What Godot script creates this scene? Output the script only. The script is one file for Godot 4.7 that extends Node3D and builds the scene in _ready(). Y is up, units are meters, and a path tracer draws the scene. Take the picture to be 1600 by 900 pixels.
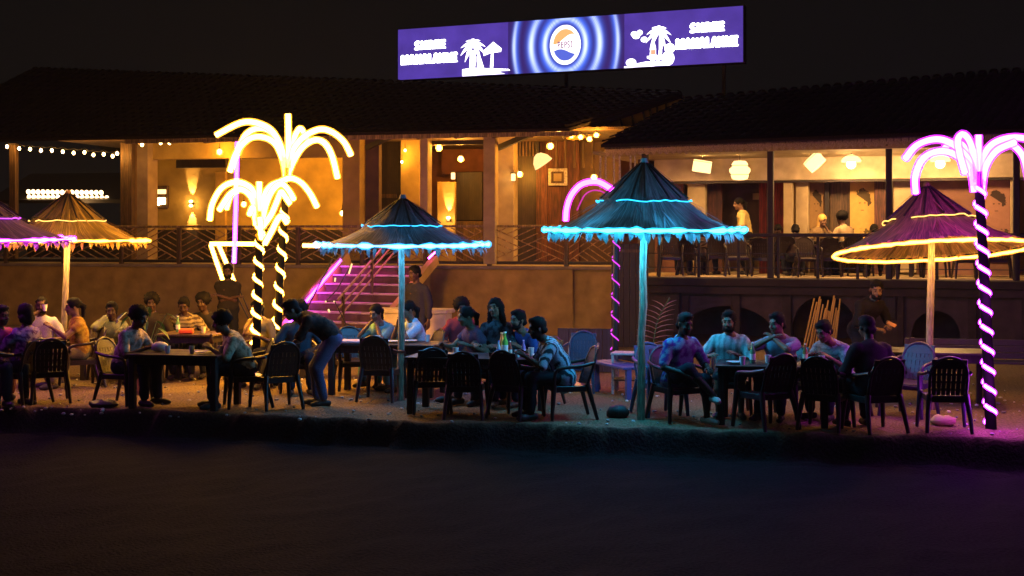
extends Node3D

# ---------------------------------------------------------------- basic numbers
const FOCAL := 2100.0       # focal length in photo pixels (photo is 1600 wide)
const HORIZON := 365.0      # photo row of the eye level
const EYE := 2.3            # eye height above the sand terrace

var rng := RandomNumberGenerator.new()
var tex := {}
var mats := {}
var left_frame := Transform3D()
var right_frame := Transform3D()

# ---------------------------------------------------------------- mesh collector
class MB:
	var v := PackedVector3Array()
	var n := PackedVector3Array()
	var c := PackedColorArray()
	var uv := PackedVector2Array()
	var ix := PackedInt32Array()
	var col := Color(1, 1, 1)

	func vert(p: Vector3, nn: Vector3, t := Vector2.ZERO) -> int:
		v.append(p); n.append(nn); c.append(col); uv.append(t)
		return v.size() - 1

	func tri(a: Vector3, b: Vector3, d: Vector3) -> void:   # a b d clockwise seen from the front
		var nn := (d - a).cross(b - a).normalized()
		var i := vert(a, nn); vert(b, nn); vert(d, nn)
		ix.append_array([i, i + 1, i + 2])

	func quad(a: Vector3, b: Vector3, d: Vector3, e: Vector3) -> void:   # clockwise seen from the front
		var nn := (d - a).cross(b - a).normalized()
		var i := vert(a, nn, Vector2(0, 1)); vert(b, nn, Vector2(0, 0)); vert(d, nn, Vector2(1, 0)); vert(e, nn, Vector2(1, 1))
		ix.append_array([i, i + 1, i + 2, i, i + 2, i + 3])

	func box(mid: Vector3, size: Vector3, b := Basis.IDENTITY) -> void:
		var x := b.x * size.x * 0.5
		var y := b.y * size.y * 0.5
		var z := b.z * size.z * 0.5
		for s in [[x, y, z], [-x, y, -z], [z, y, -x], [-z, y, x], [x, -z, y], [x, z, -y]]:
			var r: Vector3 = s[0]
			var u: Vector3 = s[1]
			var f: Vector3 = s[2]
			quad(mid + f - r - u, mid + f - r + u, mid + f + r + u, mid + f + r - u)

	func bevel_box(mid: Vector3, size: Vector3, bv: float, b := Basis.IDENTITY) -> void:
		# a box whose twelve edges are chamfered
		var h := size * 0.5
		var f := []
		for ax in 3:
			for s in [-1.0, 1.0]:
				var a1 := (ax + 1) % 3
				var a2 := (ax + 2) % 3
				var pts := []
				for q in [[-1, -1], [1, -1], [1, 1], [-1, 1]]:
					var p := Vector3.ZERO
					p[ax] = s * h[ax]
					p[a1] = q[0] * (h[a1] - bv)
					p[a2] = q[1] * (h[a2] - bv)
					pts.append(p)
				f.append(pts)
		for ax in 3:
			for k in 2:
				var pts = f[ax * 2 + k]
				if k == 0: _q(mid, b, pts[0], pts[1], pts[2], pts[3])
				else: _q(mid, b, pts[3], pts[2], pts[1], pts[0])
		for ax in 3:
			var a1 := (ax + 1) % 3
			var a2 := (ax + 2) % 3
			for s in [-1.0, 1.0]:
				for t in [-1.0, 1.0]:
					var p := []
					for e in [-1.0, 1.0]:
						var p1 := Vector3.ZERO
						p1[ax] = e * (h[ax] - bv); p1[a1] = s * h[a1]; p1[a2] = t * (h[a2] - bv)
						var p2 := Vector3.ZERO
						p2[ax] = e * (h[ax] - bv); p2[a1] = s * (h[a1] - bv); p2[a2] = t * h[a2]
						p.append([p1, p2])
					_q(mid, b, p[0][0], p[1][0], p[1][1], p[0][1])
		for s in [-1.0, 1.0]:
			for t in [-1.0, 1.0]:
				for e in [-1.0, 1.0]:
					var k := Vector3(s, t, e)
					var a := k * Vector3(h.x, h.y - bv, h.z - bv)
					var d := k * Vector3(h.x - bv, h.y, h.z - bv)
					var g := k * Vector3(h.x - bv, h.y - bv, h.z)
					var nn := (g - a).cross(d - a)
					if nn.dot(k) < 0: tri(mid + b * a, mid + b * g, mid + b * d)
					else: tri(mid + b * a, mid + b * d, mid + b * g)

	func _q(mid: Vector3, b: Basis, p: Vector3, q: Vector3, r: Vector3, s: Vector3) -> void:
		var nn := (r - p).cross(q - p)
		if nn.dot(p + q + r + s) < 0: quad(mid + b * p, mid + b * s, mid + b * r, mid + b * q)
		else: quad(mid + b * p, mid + b * q, mid + b * r, mid + b * s)

	func beam(a: Vector3, b: Vector3, w: float, t: float, up := Vector3.UP) -> void:
		var z := (b - a).normalized()
		var x := up.cross(z)
		if x.length() < 0.01: x = Vector3.RIGHT
		x = x.normalized()
		box((a + b) * 0.5, Vector3(w, t, (b - a).length()), Basis(x, z.cross(x), z))

	func tube(pts: PackedVector3Array, radii, sides := 8, caps := true, loop := false) -> void:
		var m := pts.size()
		var base := v.size()
		var prev := Vector3.ZERO
		var along := 0.0
		for i in m:
			var a := pts[(i - 1 + m) % m] if loop else pts[maxi(i - 1, 0)]
			var b := pts[(i + 1) % m] if loop else pts[mini(i + 1, m - 1)]
			var dir := (b - a).normalized()
			if prev == Vector3.ZERO:
				prev = dir.cross(Vector3.UP if absf(dir.y) < 0.9 else Vector3.RIGHT).normalized()
			prev = (prev - dir * prev.dot(dir)).normalized()
			var other := dir.cross(prev)
			var r: float = radii if radii is float else radii[i]
			if i > 0: along += pts[i].distance_to(pts[i - 1])
			for k in sides + 1:
				var an := TAU * k / sides
				var o := prev * cos(an) + other * sin(an)
				vert(pts[i] + o * r, o, Vector2(float(k) / sides, along))
		var rows := m if loop else m - 1
		for i in rows:
			var p := base + i * (sides + 1)
			var q := base + ((i + 1) % m) * (sides + 1)
			for k in sides:
				ix.append_array([p + k, q + k, p + k + 1, p + k + 1, q + k, q + k + 1])
		if caps and not loop:
			for e in [0, m - 1]:
				var d: Vector3 = (pts[0] - pts[1]).normalized() if e == 0 else (pts[m - 1] - pts[m - 2]).normalized()
				var mid := vert(pts[e], d)
				var first := v.size()
				for k in sides + 1:
					vert(v[base + e * (sides + 1) + k], d)
				for k in sides:
					if e == 0: ix.append_array([mid, first + k, first + k + 1])
					else: ix.append_array([mid, first + k + 1, first + k])

	func lathe(profile: PackedVector2Array, sides := 24, xf := Transform3D(), wobble = null) -> void:
		# profile of (radius, height), going up is outside to the right
		var base := v.size()
		var m := profile.size()
		for i in m:
			var a := profile[maxi(i - 1, 0)]
			var b := profile[mini(i + 1, m - 1)]
			var t := (b - a).normalized()
			for k in sides + 1:
				var an := TAU * k / sides
				var r := profile[i].x
				var y := profile[i].y
				if wobble != null:
					var w: Vector2 = wobble.call(an if k < sides else 0.0, i)
					r += w.x; y += w.y
				var p := Vector3(cos(an) * r, y, sin(an) * r)
				var nn := Vector3(cos(an) * t.y, -t.x, sin(an) * t.y)
				vert(xf * p, (xf.basis * nn).normalized(), Vector2(float(k) / sides, float(i) / (m - 1)))
		for i in m - 1:
			for k in sides:
				var p := base + i * (sides + 1) + k
				var q := p + sides + 1
				ix.append_array([p, p + 1, q, p + 1, q + 1, q])

	func ball(mid: Vector3, r: Vector3, seg := 10, b := Basis.IDENTITY) -> void:
		var base := v.size()
		var rows := maxi(4, seg / 2 + 1)
		for i in rows + 1:
			var th := PI * i / rows
			for k in seg + 1:
				var ph := TAU * k / seg
				var o := Vector3(sin(th) * cos(ph), cos(th), sin(th) * sin(ph))
				vert(mid + b * (o * r), (b * (o / r)).normalized(), Vector2(float(k) / seg, float(i) / rows))
		for i in rows:
			for k in seg:
				var p := base + i * (seg + 1) + k
				var q := p + seg + 1
				ix.append_array([p, q, p + 1, p + 1, q, q + 1])

	func leaf(xf: Transform3D, length: float, width: float, fold := 0.25, droop := 0.2, segs := 3) -> void:
		# a folded blade along +z of xf, thin but two sided
		var prev := []
		for i in segs + 1:
			var t := float(i) / segs
			var w := width * (0.35 + 1.3 * t) * (1.0 - t) if t > 0.0 else width * 0.3
			if i == segs: w = 0.002
			var z := length * t
			var y := -droop * length * t * t
			var row := [Vector3(-w, y + fold * w, z), Vector3(0, y, z), Vector3(w, y + fold * w, z)]
			if i > 0:
				for k in 2:
					var a: Vector3 = xf * prev[k]
					var b: Vector3 = xf * prev[k + 1]
					var d: Vector3 = xf * row[k + 1]
					var e: Vector3 = xf * row[k]
					quad(a, e, d, b)
			prev = row

	func append(other: MB, xf: Transform3D, tint = null) -> void:
		var base := v.size()
		var flip := xf.basis.determinant() < 0.0
		for i in other.v.size():
			v.append(xf * other.v[i]); n.append((xf.basis * other.n[i]).normalized())
			c.append(other.c[i] if tint == null else other.c[i] * tint)
			uv.append(other.uv[i])
		for i in range(0, other.ix.size(), 3):
			if flip: ix.append_array([base + other.ix[i], base + other.ix[i + 2], base + other.ix[i + 1]])
			else: ix.append_array([base + other.ix[i], base + other.ix[i + 1], base + other.ix[i + 2]])

	func mesh(material: Material) -> ArrayMesh:
		var arr := []
		arr.resize(Mesh.ARRAY_MAX)
		arr[Mesh.ARRAY_VERTEX] = v
		arr[Mesh.ARRAY_NORMAL] = n
		arr[Mesh.ARRAY_COLOR] = c
		arr[Mesh.ARRAY_TEX_UV] = uv
		arr[Mesh.ARRAY_INDEX] = ix
		var am := ArrayMesh.new()
		if v.size():
			am.add_surface_from_arrays(Mesh.PRIMITIVE_TRIANGLES, arr)
			am.surface_set_material(0, material)
		return am

# ---------------------------------------------------------------- nodes
func tag(o: Node, label := "", category := "", group := "", kind := "") -> Node:
	if label: o.set_meta("label", label)
	if category: o.set_meta("category", category)
	if group: o.set_meta("group", group)
	if kind: o.set_meta("kind", kind)
	return o

func thing(called: String, label: String, category: String, xf := Transform3D(), group := "") -> Node3D:
	var o := Node3D.new()
	o.name = called
	add_child(o, true)
	o.transform = xf
	tag(o, label, category, group)
	return o

func build(m: MB, called: String, material: Material, parent: Node = null, xf := Transform3D()) -> MeshInstance3D:
	return place(m.mesh(material), called, parent, xf)

func place(m: Mesh, called: String, parent: Node = null, xf := Transform3D()) -> MeshInstance3D:
	var o := MeshInstance3D.new()
	o.name = called
	o.mesh = m
	o.transform = xf
	(parent if parent else self).add_child(o, true)
	return o

func one_box(called: String, material: Material, parent: Node, mid: Vector3, size: Vector3, bv := 0.0, b := Basis.IDENTITY) -> MeshInstance3D:
	var m := MB.new()
	if bv > 0.0: m.bevel_box(mid, size, bv, b)
	else: m.box(mid, size, b)
	return build(m, called, material, parent)

func lamp(parent: Node, at: Vector3, color: Color, energy: float, size := 0.05) -> void:
	var l := OmniLight3D.new()
	l.name = "lamp_light"
	l.light_color = color.linear_to_srgb()
	l.light_energy = energy
	l.light_size = size
	l.omni_range = 40.0
	l.omni_attenuation = 2.0
	l.shadow_enabled = true
	l.position = at
	parent.add_child(l, true)

func spot(parent: Node, at: Vector3, towards: Vector3, color: Color, energy: float, angle: float, size := 0.03) -> void:
	var l := SpotLight3D.new()
	l.name = "lamp_light"
	l.light_color = color.linear_to_srgb()
	l.light_energy = energy
	l.light_size = size
	l.spot_range = 20.0
	l.spot_attenuation = 2.0
	l.spot_angle = angle
	l.spot_angle_attenuation = 0.6
	l.shadow_enabled = true
	parent.add_child(l, true)
	l.transform = Transform3D(Basis.looking_at(towards, Vector3.FORWARD if absf(towards.normalized().y) > 0.9 else Vector3.UP), at)

# ---------------------------------------------------------------- places
func at(px: float, py: float, d: float) -> Vector3:
	return Vector3((px - 800.0) / FOCAL * d, EYE - (py - HORIZON) / FOCAL * d, -d)

func on_sand(px: float, d: float, y := 0.0) -> Vector3:
	return Vector3((px - 800.0) / FOCAL * d, y, -d)

func on_wall(fr: Transform3D, px: float, py: float, w: float) -> Vector3:
	# where a ray meets the plane z = w of a frame, in that frame's own coordinates
	var inv := fr.affine_inverse()
	var o := inv * Vector3(0, EYE, 0)
	var dir := inv.basis * Vector3((px - 800.0) / FOCAL, -(py - HORIZON) / FOCAL, -1.0)
	return o + dir * ((w - o.z) / dir.z)

func facade(called: String, material: Material, parent: Node, fr: Transform3D, px0: float, py0: float, px1: float, py1: float, w: float, thick: float, bv := 0.0) -> MeshInstance3D:
	# a block of wall whose front lies at z = w; corners given on the photo, measured at mid height and mid width
	var mx := (px0 + px1) * 0.5
	var my := (py0 + py1) * 0.5
	var l := on_wall(fr, px0, my, w).x
	var r := on_wall(fr, px1, my, w).x
	var t := on_wall(fr, mx, py0, w).y
	var b := on_wall(fr, mx, py1, w).y
	return one_box(called, material, parent, Vector3((l + r) * 0.5, (t + b) * 0.5, w - thick * 0.5), Vector3(r - l, t - b, thick), bv)

# ---------------------------------------------------------------- textures and materials
func make_textures() -> void:
	for k in [["fine", 0.06, 4, 0.62], ["coarse", 0.012, 5, 0.78], ["blotch", 0.02, 3, 0.4]]:
		var f := FastNoiseLite.new()
		f.seed = 7 + int(k[1] * 1000)
		f.noise_type = FastNoiseLite.TYPE_SIMPLEX_SMOOTH
		f.frequency = k[1]
		f.fractal_octaves = k[2]
		var t := NoiseTexture2D.new()
		t.noise = f
		t.width = 256; t.height = 256
		t.seamless = true
		var g := Gradient.new()
		g.set_color(0, Color(k[3], k[3], k[3]))
		g.set_color(1, Color(1, 1, 1))
		t.color_ramp = g
		tex[k[0]] = t
		var b := NoiseTexture2D.new()
		b.noise = f
		b.width = 256; b.height = 256
		b.seamless = true
		b.as_normal_map = true
		b.bump_strength = 6.0
		tex[k[0] + "_bump"] = b
	# streaks: grain running along v, for thatch, palm mats and timber
	var w := 256
	var im := Image.create(w, w, false, Image.FORMAT_RGB8)
	var hm := Image.create(w, w, false, Image.FORMAT_RGB8)
	var f2 := FastNoiseLite.new()
	f2.seed = 31
	f2.frequency = 0.02
	var f3 := FastNoiseLite.new()
	f3.seed = 77
	f3.frequency = 0.15
	for y in w:
		for x in w:
			var an := TAU * x / w
			var q := Vector2(cos(an), sin(an)) * w / TAU
			var a := f3.get_noise_3d(q.x, q.y, absf(y - 128) * 0.05)
			var b := f2.get_noise_3d(q.x, q.y, absf(y - 128) * 0.3)
			var s := clampf(0.72 + 0.5 * a + 0.25 * b, 0.25, 1.0)
			im.set_pixel(x, y, Color(s, s * 0.98, s * 0.93))
			hm.set_pixel(x, y, Color(s, s, s))
	tex["streak"] = ImageTexture.create_from_image(im)
	hm.bump_map_to_normal_map(3.0)
	tex["streak_bump"] = ImageTexture.create_from_image(hm)

func mat(key: String, base: Color, rough := 0.8, opts := {}) -> StandardMaterial3D:
	if mats.has(key): return mats[key]
	var m := StandardMaterial3D.new()
	m.resource_name = key
	m.albedo_color = base.linear_to_srgb()
	m.roughness = rough
	m.metallic = opts.get("metal", 0.0)
	if opts.has("spec"): m.metallic_specular = opts.spec
	if opts.has("tex"):
		m.albedo_texture = tex[opts.tex]
		if opts.get("bump", 0.0) > 0.0:
			m.normal_enabled = true
			m.normal_texture = tex[opts.tex + "_bump"]
			m.normal_scale = opts.bump
		if not opts.get("uv", false):
			m.uv1_triplanar = true
			m.uv1_world_triplanar = opts.get("world", false)
		var s = opts.get("scale", 1.0)
		m.uv1_scale = s if s is Vector3 else Vector3(s, s, s)
	if opts.get("vc", false): m.vertex_color_use_as_albedo = true
	if opts.has("rim"):
		m.rim_enabled = true
		m.rim = opts.rim
	if opts.has("coat"):
		m.clearcoat_enabled = true
		m.clearcoat = opts.coat
	if opts.has("back"):
		m.backlight_enabled = true
		m.backlight = opts.back.linear_to_srgb()
	if opts.get("two", false): m.cull_mode = BaseMaterial3D.CULL_DISABLED
	mats[key] = m
	return m

func sleeve(key: String, color: Color, energy: float) -> StandardMaterial3D:
	# the tinted silicone round a tube of light
	if mats.has(key): return mats[key]
	var m := StandardMaterial3D.new()
	m.resource_name = key
	m.transparency = BaseMaterial3D.TRANSPARENCY_ALPHA
	m.albedo_color = Color(0.3, 0.3, 0.3, 0.4)
	m.roughness = 0.6
	m.emission_enabled = true
	m.emission = color.linear_to_srgb()
	m.emission_energy_multiplier = energy
	mats[key] = m
	return m

func light_tube(called: String, line: PackedVector3Array, r, led: String, parent: Node, sides := 8, loop := false, xf := Transform3D(), fat := 1.4) -> void:
	var core := MB.new()
	core.tube(line, r, sides, true, loop)
	var c := build(core, called, mats["neon_%s_glow" % led], parent, xf)
	if not mats.has("neon_%s_sleeve" % led): return
	var wide = r
	if r is float: wide = r * fat
	else:
		wide = PackedFloat32Array()
		for q in r: wide.append(q * fat)
	var outer := MB.new()
	outer.tube(line, wide, sides, true, loop)
	build(outer, "neon_sleeve", mats["neon_%s_sleeve" % led], c)

func glow(key: String, color: Color, energy: float) -> StandardMaterial3D:
	if mats.has(key): return mats[key]
	var m := StandardMaterial3D.new()
	m.resource_name = key
	m.albedo_color = Color(0.05, 0.05, 0.05)
	m.emission_enabled = true
	m.emission = color.linear_to_srgb()
	m.emission_energy_multiplier = energy
	mats[key] = m
	return m

# ---------------------------------------------------------------- the scene
func _ready() -> void:
	rng.seed = 4711
	cloth_noise.seed = 12
	cloth_noise.frequency = 5.0
	cloth_noise.fractal_octaves = 3
	# camera: level, eye 2.3 m above the sand terrace, lens shifted down
	var cam := Camera3D.new()
	cam.name = "camera"
	cam.projection = Camera3D.PROJECTION_FRUSTUM
	cam.near = 0.1
	cam.far = 400.0
	cam.size = 0.1 * 900.0 / FOCAL
	cam.frustum_offset = Vector2(0, -0.1 * (450.0 - HORIZON) / FOCAL)
	cam.position = Vector3(0, EYE, 0)
	add_child(cam)
	cam.current = true
	# night sky and a faint, soft sky light from the seaward side
	var sky := ProceduralSkyMaterial.new()
	var dark := Color(0.0018, 0.00155, 0.00145).linear_to_srgb()
	sky.sky_top_color = dark
	sky.sky_horizon_color = dark
	sky.ground_bottom_color = dark
	sky.ground_horizon_color = dark
	var e := Environment.new()
	e.background_mode = Environment.BG_SKY
	e.sky = Sky.new()
	e.sky.sky_material = sky
	e.tonemap_mode = Environment.TONE_MAPPER_LINEAR
	e.tonemap_exposure = 2.5
	e.sdfgi_enabled = true
	e.ssao_enabled = true
	e.ssil_enabled = true
	e.fog_enabled = true
	e.fog_density = 0.0004
	e.fog_light_color = Color(0.8, 0.8, 0.8)
	var we := WorldEnvironment.new()
	we.name = "world_environment"
	we.environment = e
	add_child(we)
	var moon := DirectionalLight3D.new()
	moon.name = "moon"
	moon.light_color = Color(1.0, 0.93, 0.88)
	moon.light_energy = 0.016
	moon.light_angular_distance = 20.0
	moon.sky_mode = DirectionalLight3D.SKY_MODE_LIGHT_ONLY
	moon.shadow_enabled = true
	moon.rotation_degrees = Vector3(-78, -12, 0)
	add_child(moon)

	left_frame = Transform3D(Basis(Vector3.UP, deg_to_rad(-13.9)), Vector3(-12.95, 0, -34.0))
	right_frame = Transform3D(Basis(Vector3.UP, deg_to_rad(-18.8)), Vector3(2.76, 0, -29.0))
	make_textures()
	make_materials()
	make_heads()
	make_hairs()
	make_hands()

	make_ground()
	left_building()
	veranda_railing()
	stairs()
	right_building()
	far_shack()
	roof_sign()
	veranda_lights()
	palms()
	cocktail_neon()
	umbrellas()
	furniture()
	people()
	small_things()

func make_materials() -> void:
	mat("plaster_brown", Color(0.52, 0.35, 0.095), 0.9, {"tex": "coarse", "scale": 0.5, "bump": 0.3})
	mat("plaster_ochre", Color(0.46, 0.33, 0.085), 0.9, {"tex": "coarse", "scale": 0.4, "bump": 0.3})
	mat("plaster_cream", Color(0.46, 0.36, 0.2), 0.9, {"tex": "coarse", "scale": 0.5, "bump": 0.2})
	mat("rail_yellow", Color(0.75, 0.56, 0.24), 0.6, {"tex": "streak", "scale": 1.5})
	mat("counter_cream", Color(0.85, 0.7, 0.4), 0.8, {"tex": "coarse", "scale": 0.6})
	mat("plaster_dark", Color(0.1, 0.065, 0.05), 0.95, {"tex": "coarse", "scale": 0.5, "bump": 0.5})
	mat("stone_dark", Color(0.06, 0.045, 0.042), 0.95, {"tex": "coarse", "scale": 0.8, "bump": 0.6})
	mat("wood_dark", Color(0.03, 0.018, 0.012), 0.6, {"tex": "streak", "scale": 1.2, "bump": 0.4})
	mat("wood_mid", Color(0.16, 0.095, 0.05), 0.65, {"tex": "streak", "scale": 1.2, "bump": 0.4})
	mat("wood_red", Color(0.14, 0.045, 0.03), 0.7, {"tex": "streak", "scale": 1.0, "bump": 0.4})
	mat("wood_pale", Color(0.42, 0.3, 0.17), 0.65, {"tex": "streak", "scale": 1.5, "bump": 0.3})
	mat("concrete", Color(0.28, 0.22, 0.16), 0.9, {"tex": "coarse", "scale": 0.7, "bump": 0.4})
	mat("roof_tile", Color(0.027, 0.0235, 0.022), 0.95, {"spec": 0.1, "tex": "fine", "scale": 1.5, "bump": 0.3, "vc": true})
	mat("white_paint", Color(0.7, 0.66, 0.6), 0.6, {"tex": "fine", "scale": 1.0})
	mat("black_metal", Color(0.02, 0.019, 0.018), 0.5, {"metal": 0.3})
	mat("trunk_black", Color(0.008, 0.007, 0.007), 0.8, {"spec": 0.1})
	mat("chair_plastic", Color(0.03, 0.014, 0.012), 0.38, {"tex": "fine", "scale": 3.0, "bump": 0.08})
	mat("chair_blue", Color(0.03, 0.08, 0.16), 0.4, {"tex": "fine", "scale": 3.0, "bump": 0.08})
	mat("chair_purple", Color(0.05, 0.03, 0.09), 0.4, {"tex": "fine", "scale": 3.0, "bump": 0.08})
	mat("table_top", Color(0.03, 0.02, 0.016), 0.45, {"tex": "streak", "scale": 1.6, "bump": 0.2})
	mat("leaf_green", Color(0.05, 0.14, 0.035), 0.5, {"tex": "fine", "scale": 5.0, "back": Color(0.05, 0.16, 0.03)})
	mat("cream_cloth", Color(0.6, 0.54, 0.42), 0.9, {"tex": "fine", "scale": 4.0, "back": Color(0.5, 0.42, 0.3)})
	mat("valance_cloth", Color(0.7, 0.62, 0.5), 0.9, {"tex": "fine", "scale": 2.0, "back": Color(0.95, 0.85, 0.7)})
	mat("red_curtain", Color(0.2, 0.02, 0.02), 0.9, {"tex": "streak", "scale": 1.0, "bump": 0.5})
	glow("neon_amber_glow", Color(1.0, 0.5, 0.055), 18.0)
	glow("neon_purple_glow", Color(0.6, 0.036, 1.0), 20.0)
	glow("neon_violet_glow", Color(0.42, 0.03, 1.0), 15.0)
	glow("neon_pink_glow", Color(0.85, 0.05, 0.75), 9.0)
	glow("neon_cyan_glow", Color(0.03, 0.6, 1.0), 11.0)
	glow("neon_blue_glow", Color(0.08, 0.5, 1.0), 7.0)
	glow("neon_warm_glow", Color(1.0, 0.48, 0.06), 7.0)
	for q in [["cyan", Color(0.02, 0.5, 1.0)], ["blue", Color(0.03, 0.42, 1.0)], ["warm", Color(1.0, 0.5, 0.1)], ["purple", Color(0.6, 0.06, 1.0)]]: glow("neon_thin%s_glow" % q[0], q[1], 1.2)
	sleeve("neon_amber_sleeve", Color(1.0, 0.3, 0.002), 1.1)
	sleeve("neon_purple_sleeve", Color(0.6, 0.012, 1.0), 1.6)
	sleeve("neon_violet_sleeve", Color(0.36, 0.012, 1.0), 1.3)
	sleeve("neon_magenta_sleeve", Color(0.9, 0.01, 0.8), 1.3)
	sleeve("neon_pink_sleeve", Color(0.9, 0.01, 0.6), 1.0)
	sleeve("neon_cyan_sleeve", Color(0.005, 0.5, 1.0), 1.1)
	sleeve("neon_blue_sleeve", Color(0.01, 0.35, 1.0), 1.0)
	sleeve("neon_warm_sleeve", Color(1.0, 0.3, 0.004), 1.1)
	sleeve("globe_sleeve", Color(1.0, 0.36, 0.02), 0.75)
	glow("neon_magenta_glow", Color(0.85, 0.03, 0.9), 16.0)
	glow("neon_dimpink_glow", Color(0.8, 0.03, 0.5), 0.35)
	glow("neon_dimviolet_glow", Color(0.75, 0.05, 0.85), 0.6)
	glow("bulb_glow", Color(1.0, 0.62, 0.22), 9.0)
	glow("shade_glow", Color(1.0, 0.56, 0.2), 1.3)

# ---------------------------------------------------------------- ground
func make_ground() -> void:
	var a := Vector2(-6.86, -18.0)
	var dir := (Vector2(5.8, -14.95) - a).normalized()
	var out := Vector2(-dir.y, dir.x)            # towards the sea and the camera
	var big := FastNoiseLite.new()
	big.seed = 3; big.frequency = 0.35
	var small := FastNoiseLite.new()
	small.seed = 9; small.frequency = 2.6; small.fractal_octaves = 3
	var ts := []
	var x := -17.0
	for q in [-150.0, -80.0, -45.0, -28.0, -21.0]: ts.append(q)
	while x < 26.0:
		ts.append(x); x += 0.16
	for q in [28.0, 34.0, 48.0, 90.0, 160.0]: ts.append(q)
	var ss := []
	for q in [-150.0, -90.0, -55.0, -35.0, -26.0, -20.0, -17.0]: ss.append(q)
	x = -15.0
	while x < -0.3:
		ss.append(x); x += 0.2
	x = -0.28
	while x < 0.5:
		ss.append(x); x += 0.035
	x = 0.6
	while x < 15.0:
		ss.append(x); x += 0.25
	for q in [17.0, 22.0, 30.0, 60.0]: ss.append(q)
	var m := MB.new()
	for s in ss:
		for t in ts:
			var wob := big.get_noise_2d(t * 1.3, 5.0) * 0.28 + small.get_noise_2d(t, 1.0) * 0.1
			var sd: float = s - wob
			var p: Vector2 = a + dir * t + out * s
			var drop := smoothstep(0.0, 0.22, sd) * 0.3 + clampf(sd, 0.0, 30.0) * 0.015
			var y := -drop + small.get_noise_2d(p.x, p.y) * 0.034 + big.get_noise_2d(p.x * 2.0, p.y * 2.0) * 0.02 - 0.012
			var wet := smoothstep(-0.1, 0.08, sd)
			m.col = Color(0.28, 0.2, 0.115).lerp(Color(0.017, 0.0165, 0.016), wet)
			m.vert(Vector3(p.x, y, p.y), Vector3.UP)
	var w := ts.size()
	for j in ss.size() - 1:
		for i in w - 1:
			var k := j * w + i
			m.ix.append_array([k, k + 1, k + w, k + 1, k + w + 1, k + w])
	# normals from the slopes
	for i in m.n.size(): m.n[i] = Vector3.ZERO
	for i in range(0, m.ix.size(), 3):
		var p0 := m.v[m.ix[i]]
		var nn := (m.v[m.ix[i + 2]] - p0).cross(m.v[m.ix[i + 1]] - p0)
		if nn.y < 0.0:
			var q := m.ix[i + 1]
			m.ix[i + 1] = m.ix[i + 2]; m.ix[i + 2] = q
			nn = -nn
		for k in 3: m.n[m.ix[i + k]] += nn
	for i in m.n.size(): m.n[i] = m.n[i].normalized()
	var g := build(m, "ground", mat("sand", Color(1, 1, 1), 0.95, {"vc": true, "tex": "fine", "scale": 1.3, "bump": 0.7, "world": true, "spec": 0.15}))
	tag(g, "pale sand terrace dropping off to dark wet beach", "", "", "structure")

# ---------------------------------------------------------------- roofs
func tiled_roof(parent: Node, eave_a: Vector3, eave_b: Vector3, ridge_a: Vector3, ridge_b: Vector3, called := "roof") -> void:
	# a sloping slab, and rows of half round clay tiles upon it
	var m := MB.new()
	var up := (eave_b - eave_a).cross(ridge_a - eave_a).normalized()
	if up.y < 0: up = -up
	var th := up * 0.07
	m.quad(eave_a, ridge_a, ridge_b, eave_b)
	m.quad(eave_a - th, eave_b - th, ridge_b - th, ridge_a - th)
	m.quad(eave_a - th, eave_a, eave_b, eave_b - th)
	m.quad(eave_b - th, eave_b, ridge_b, ridge_b - th)
	m.quad(ridge_a - th, ridge_a, eave_a, eave_a - th)
	var r := build(m, called, mats.roof_tile, parent)
	var t := MB.new()
	var across := eave_a.distance_to(eave_b)
	var nu := int(across / 0.24)
	var slope := (eave_a.distance_to(ridge_a) + eave_b.distance_to(ridge_b)) * 0.5
	var nv := int(slope / 0.34)
	for j in nv:
		for i in nu:
			var u := (i + 0.5) / nu
			var p := eave_a.lerp(eave_b, u).lerp(ridge_a.lerp(ridge_b, u), (j - 0.1) / nv)
			var q := eave_a.lerp(eave_b, u).lerp(ridge_a.lerp(ridge_b, u), (j + 1.08) / nv)
			var d := (q - p)
			var side := d.cross(up).normalized()
			var lift := rng.randf_range(-0.006, 0.012)
			t.col = Color(1, 1, 1) * rng.randf_range(0.85, 1.2)
			t.col.a = 1.0
			var prev := []
			for k in 5:
				var an := PI * k / 4
				var o := side * cos(an) * 0.1
				var row := [p + o + up * (sin(an) * 0.065 + 0.045 + lift), q + o * 0.85 + up * (sin(an) * 0.055 + 0.012 + lift)]
				if k > 0: t.quad(prev[0], prev[1], row[1], row[0])
				prev = row
	tag(build(t, "tile_rows", mats.roof_tile, r), "", "", "", "stuff")

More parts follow.
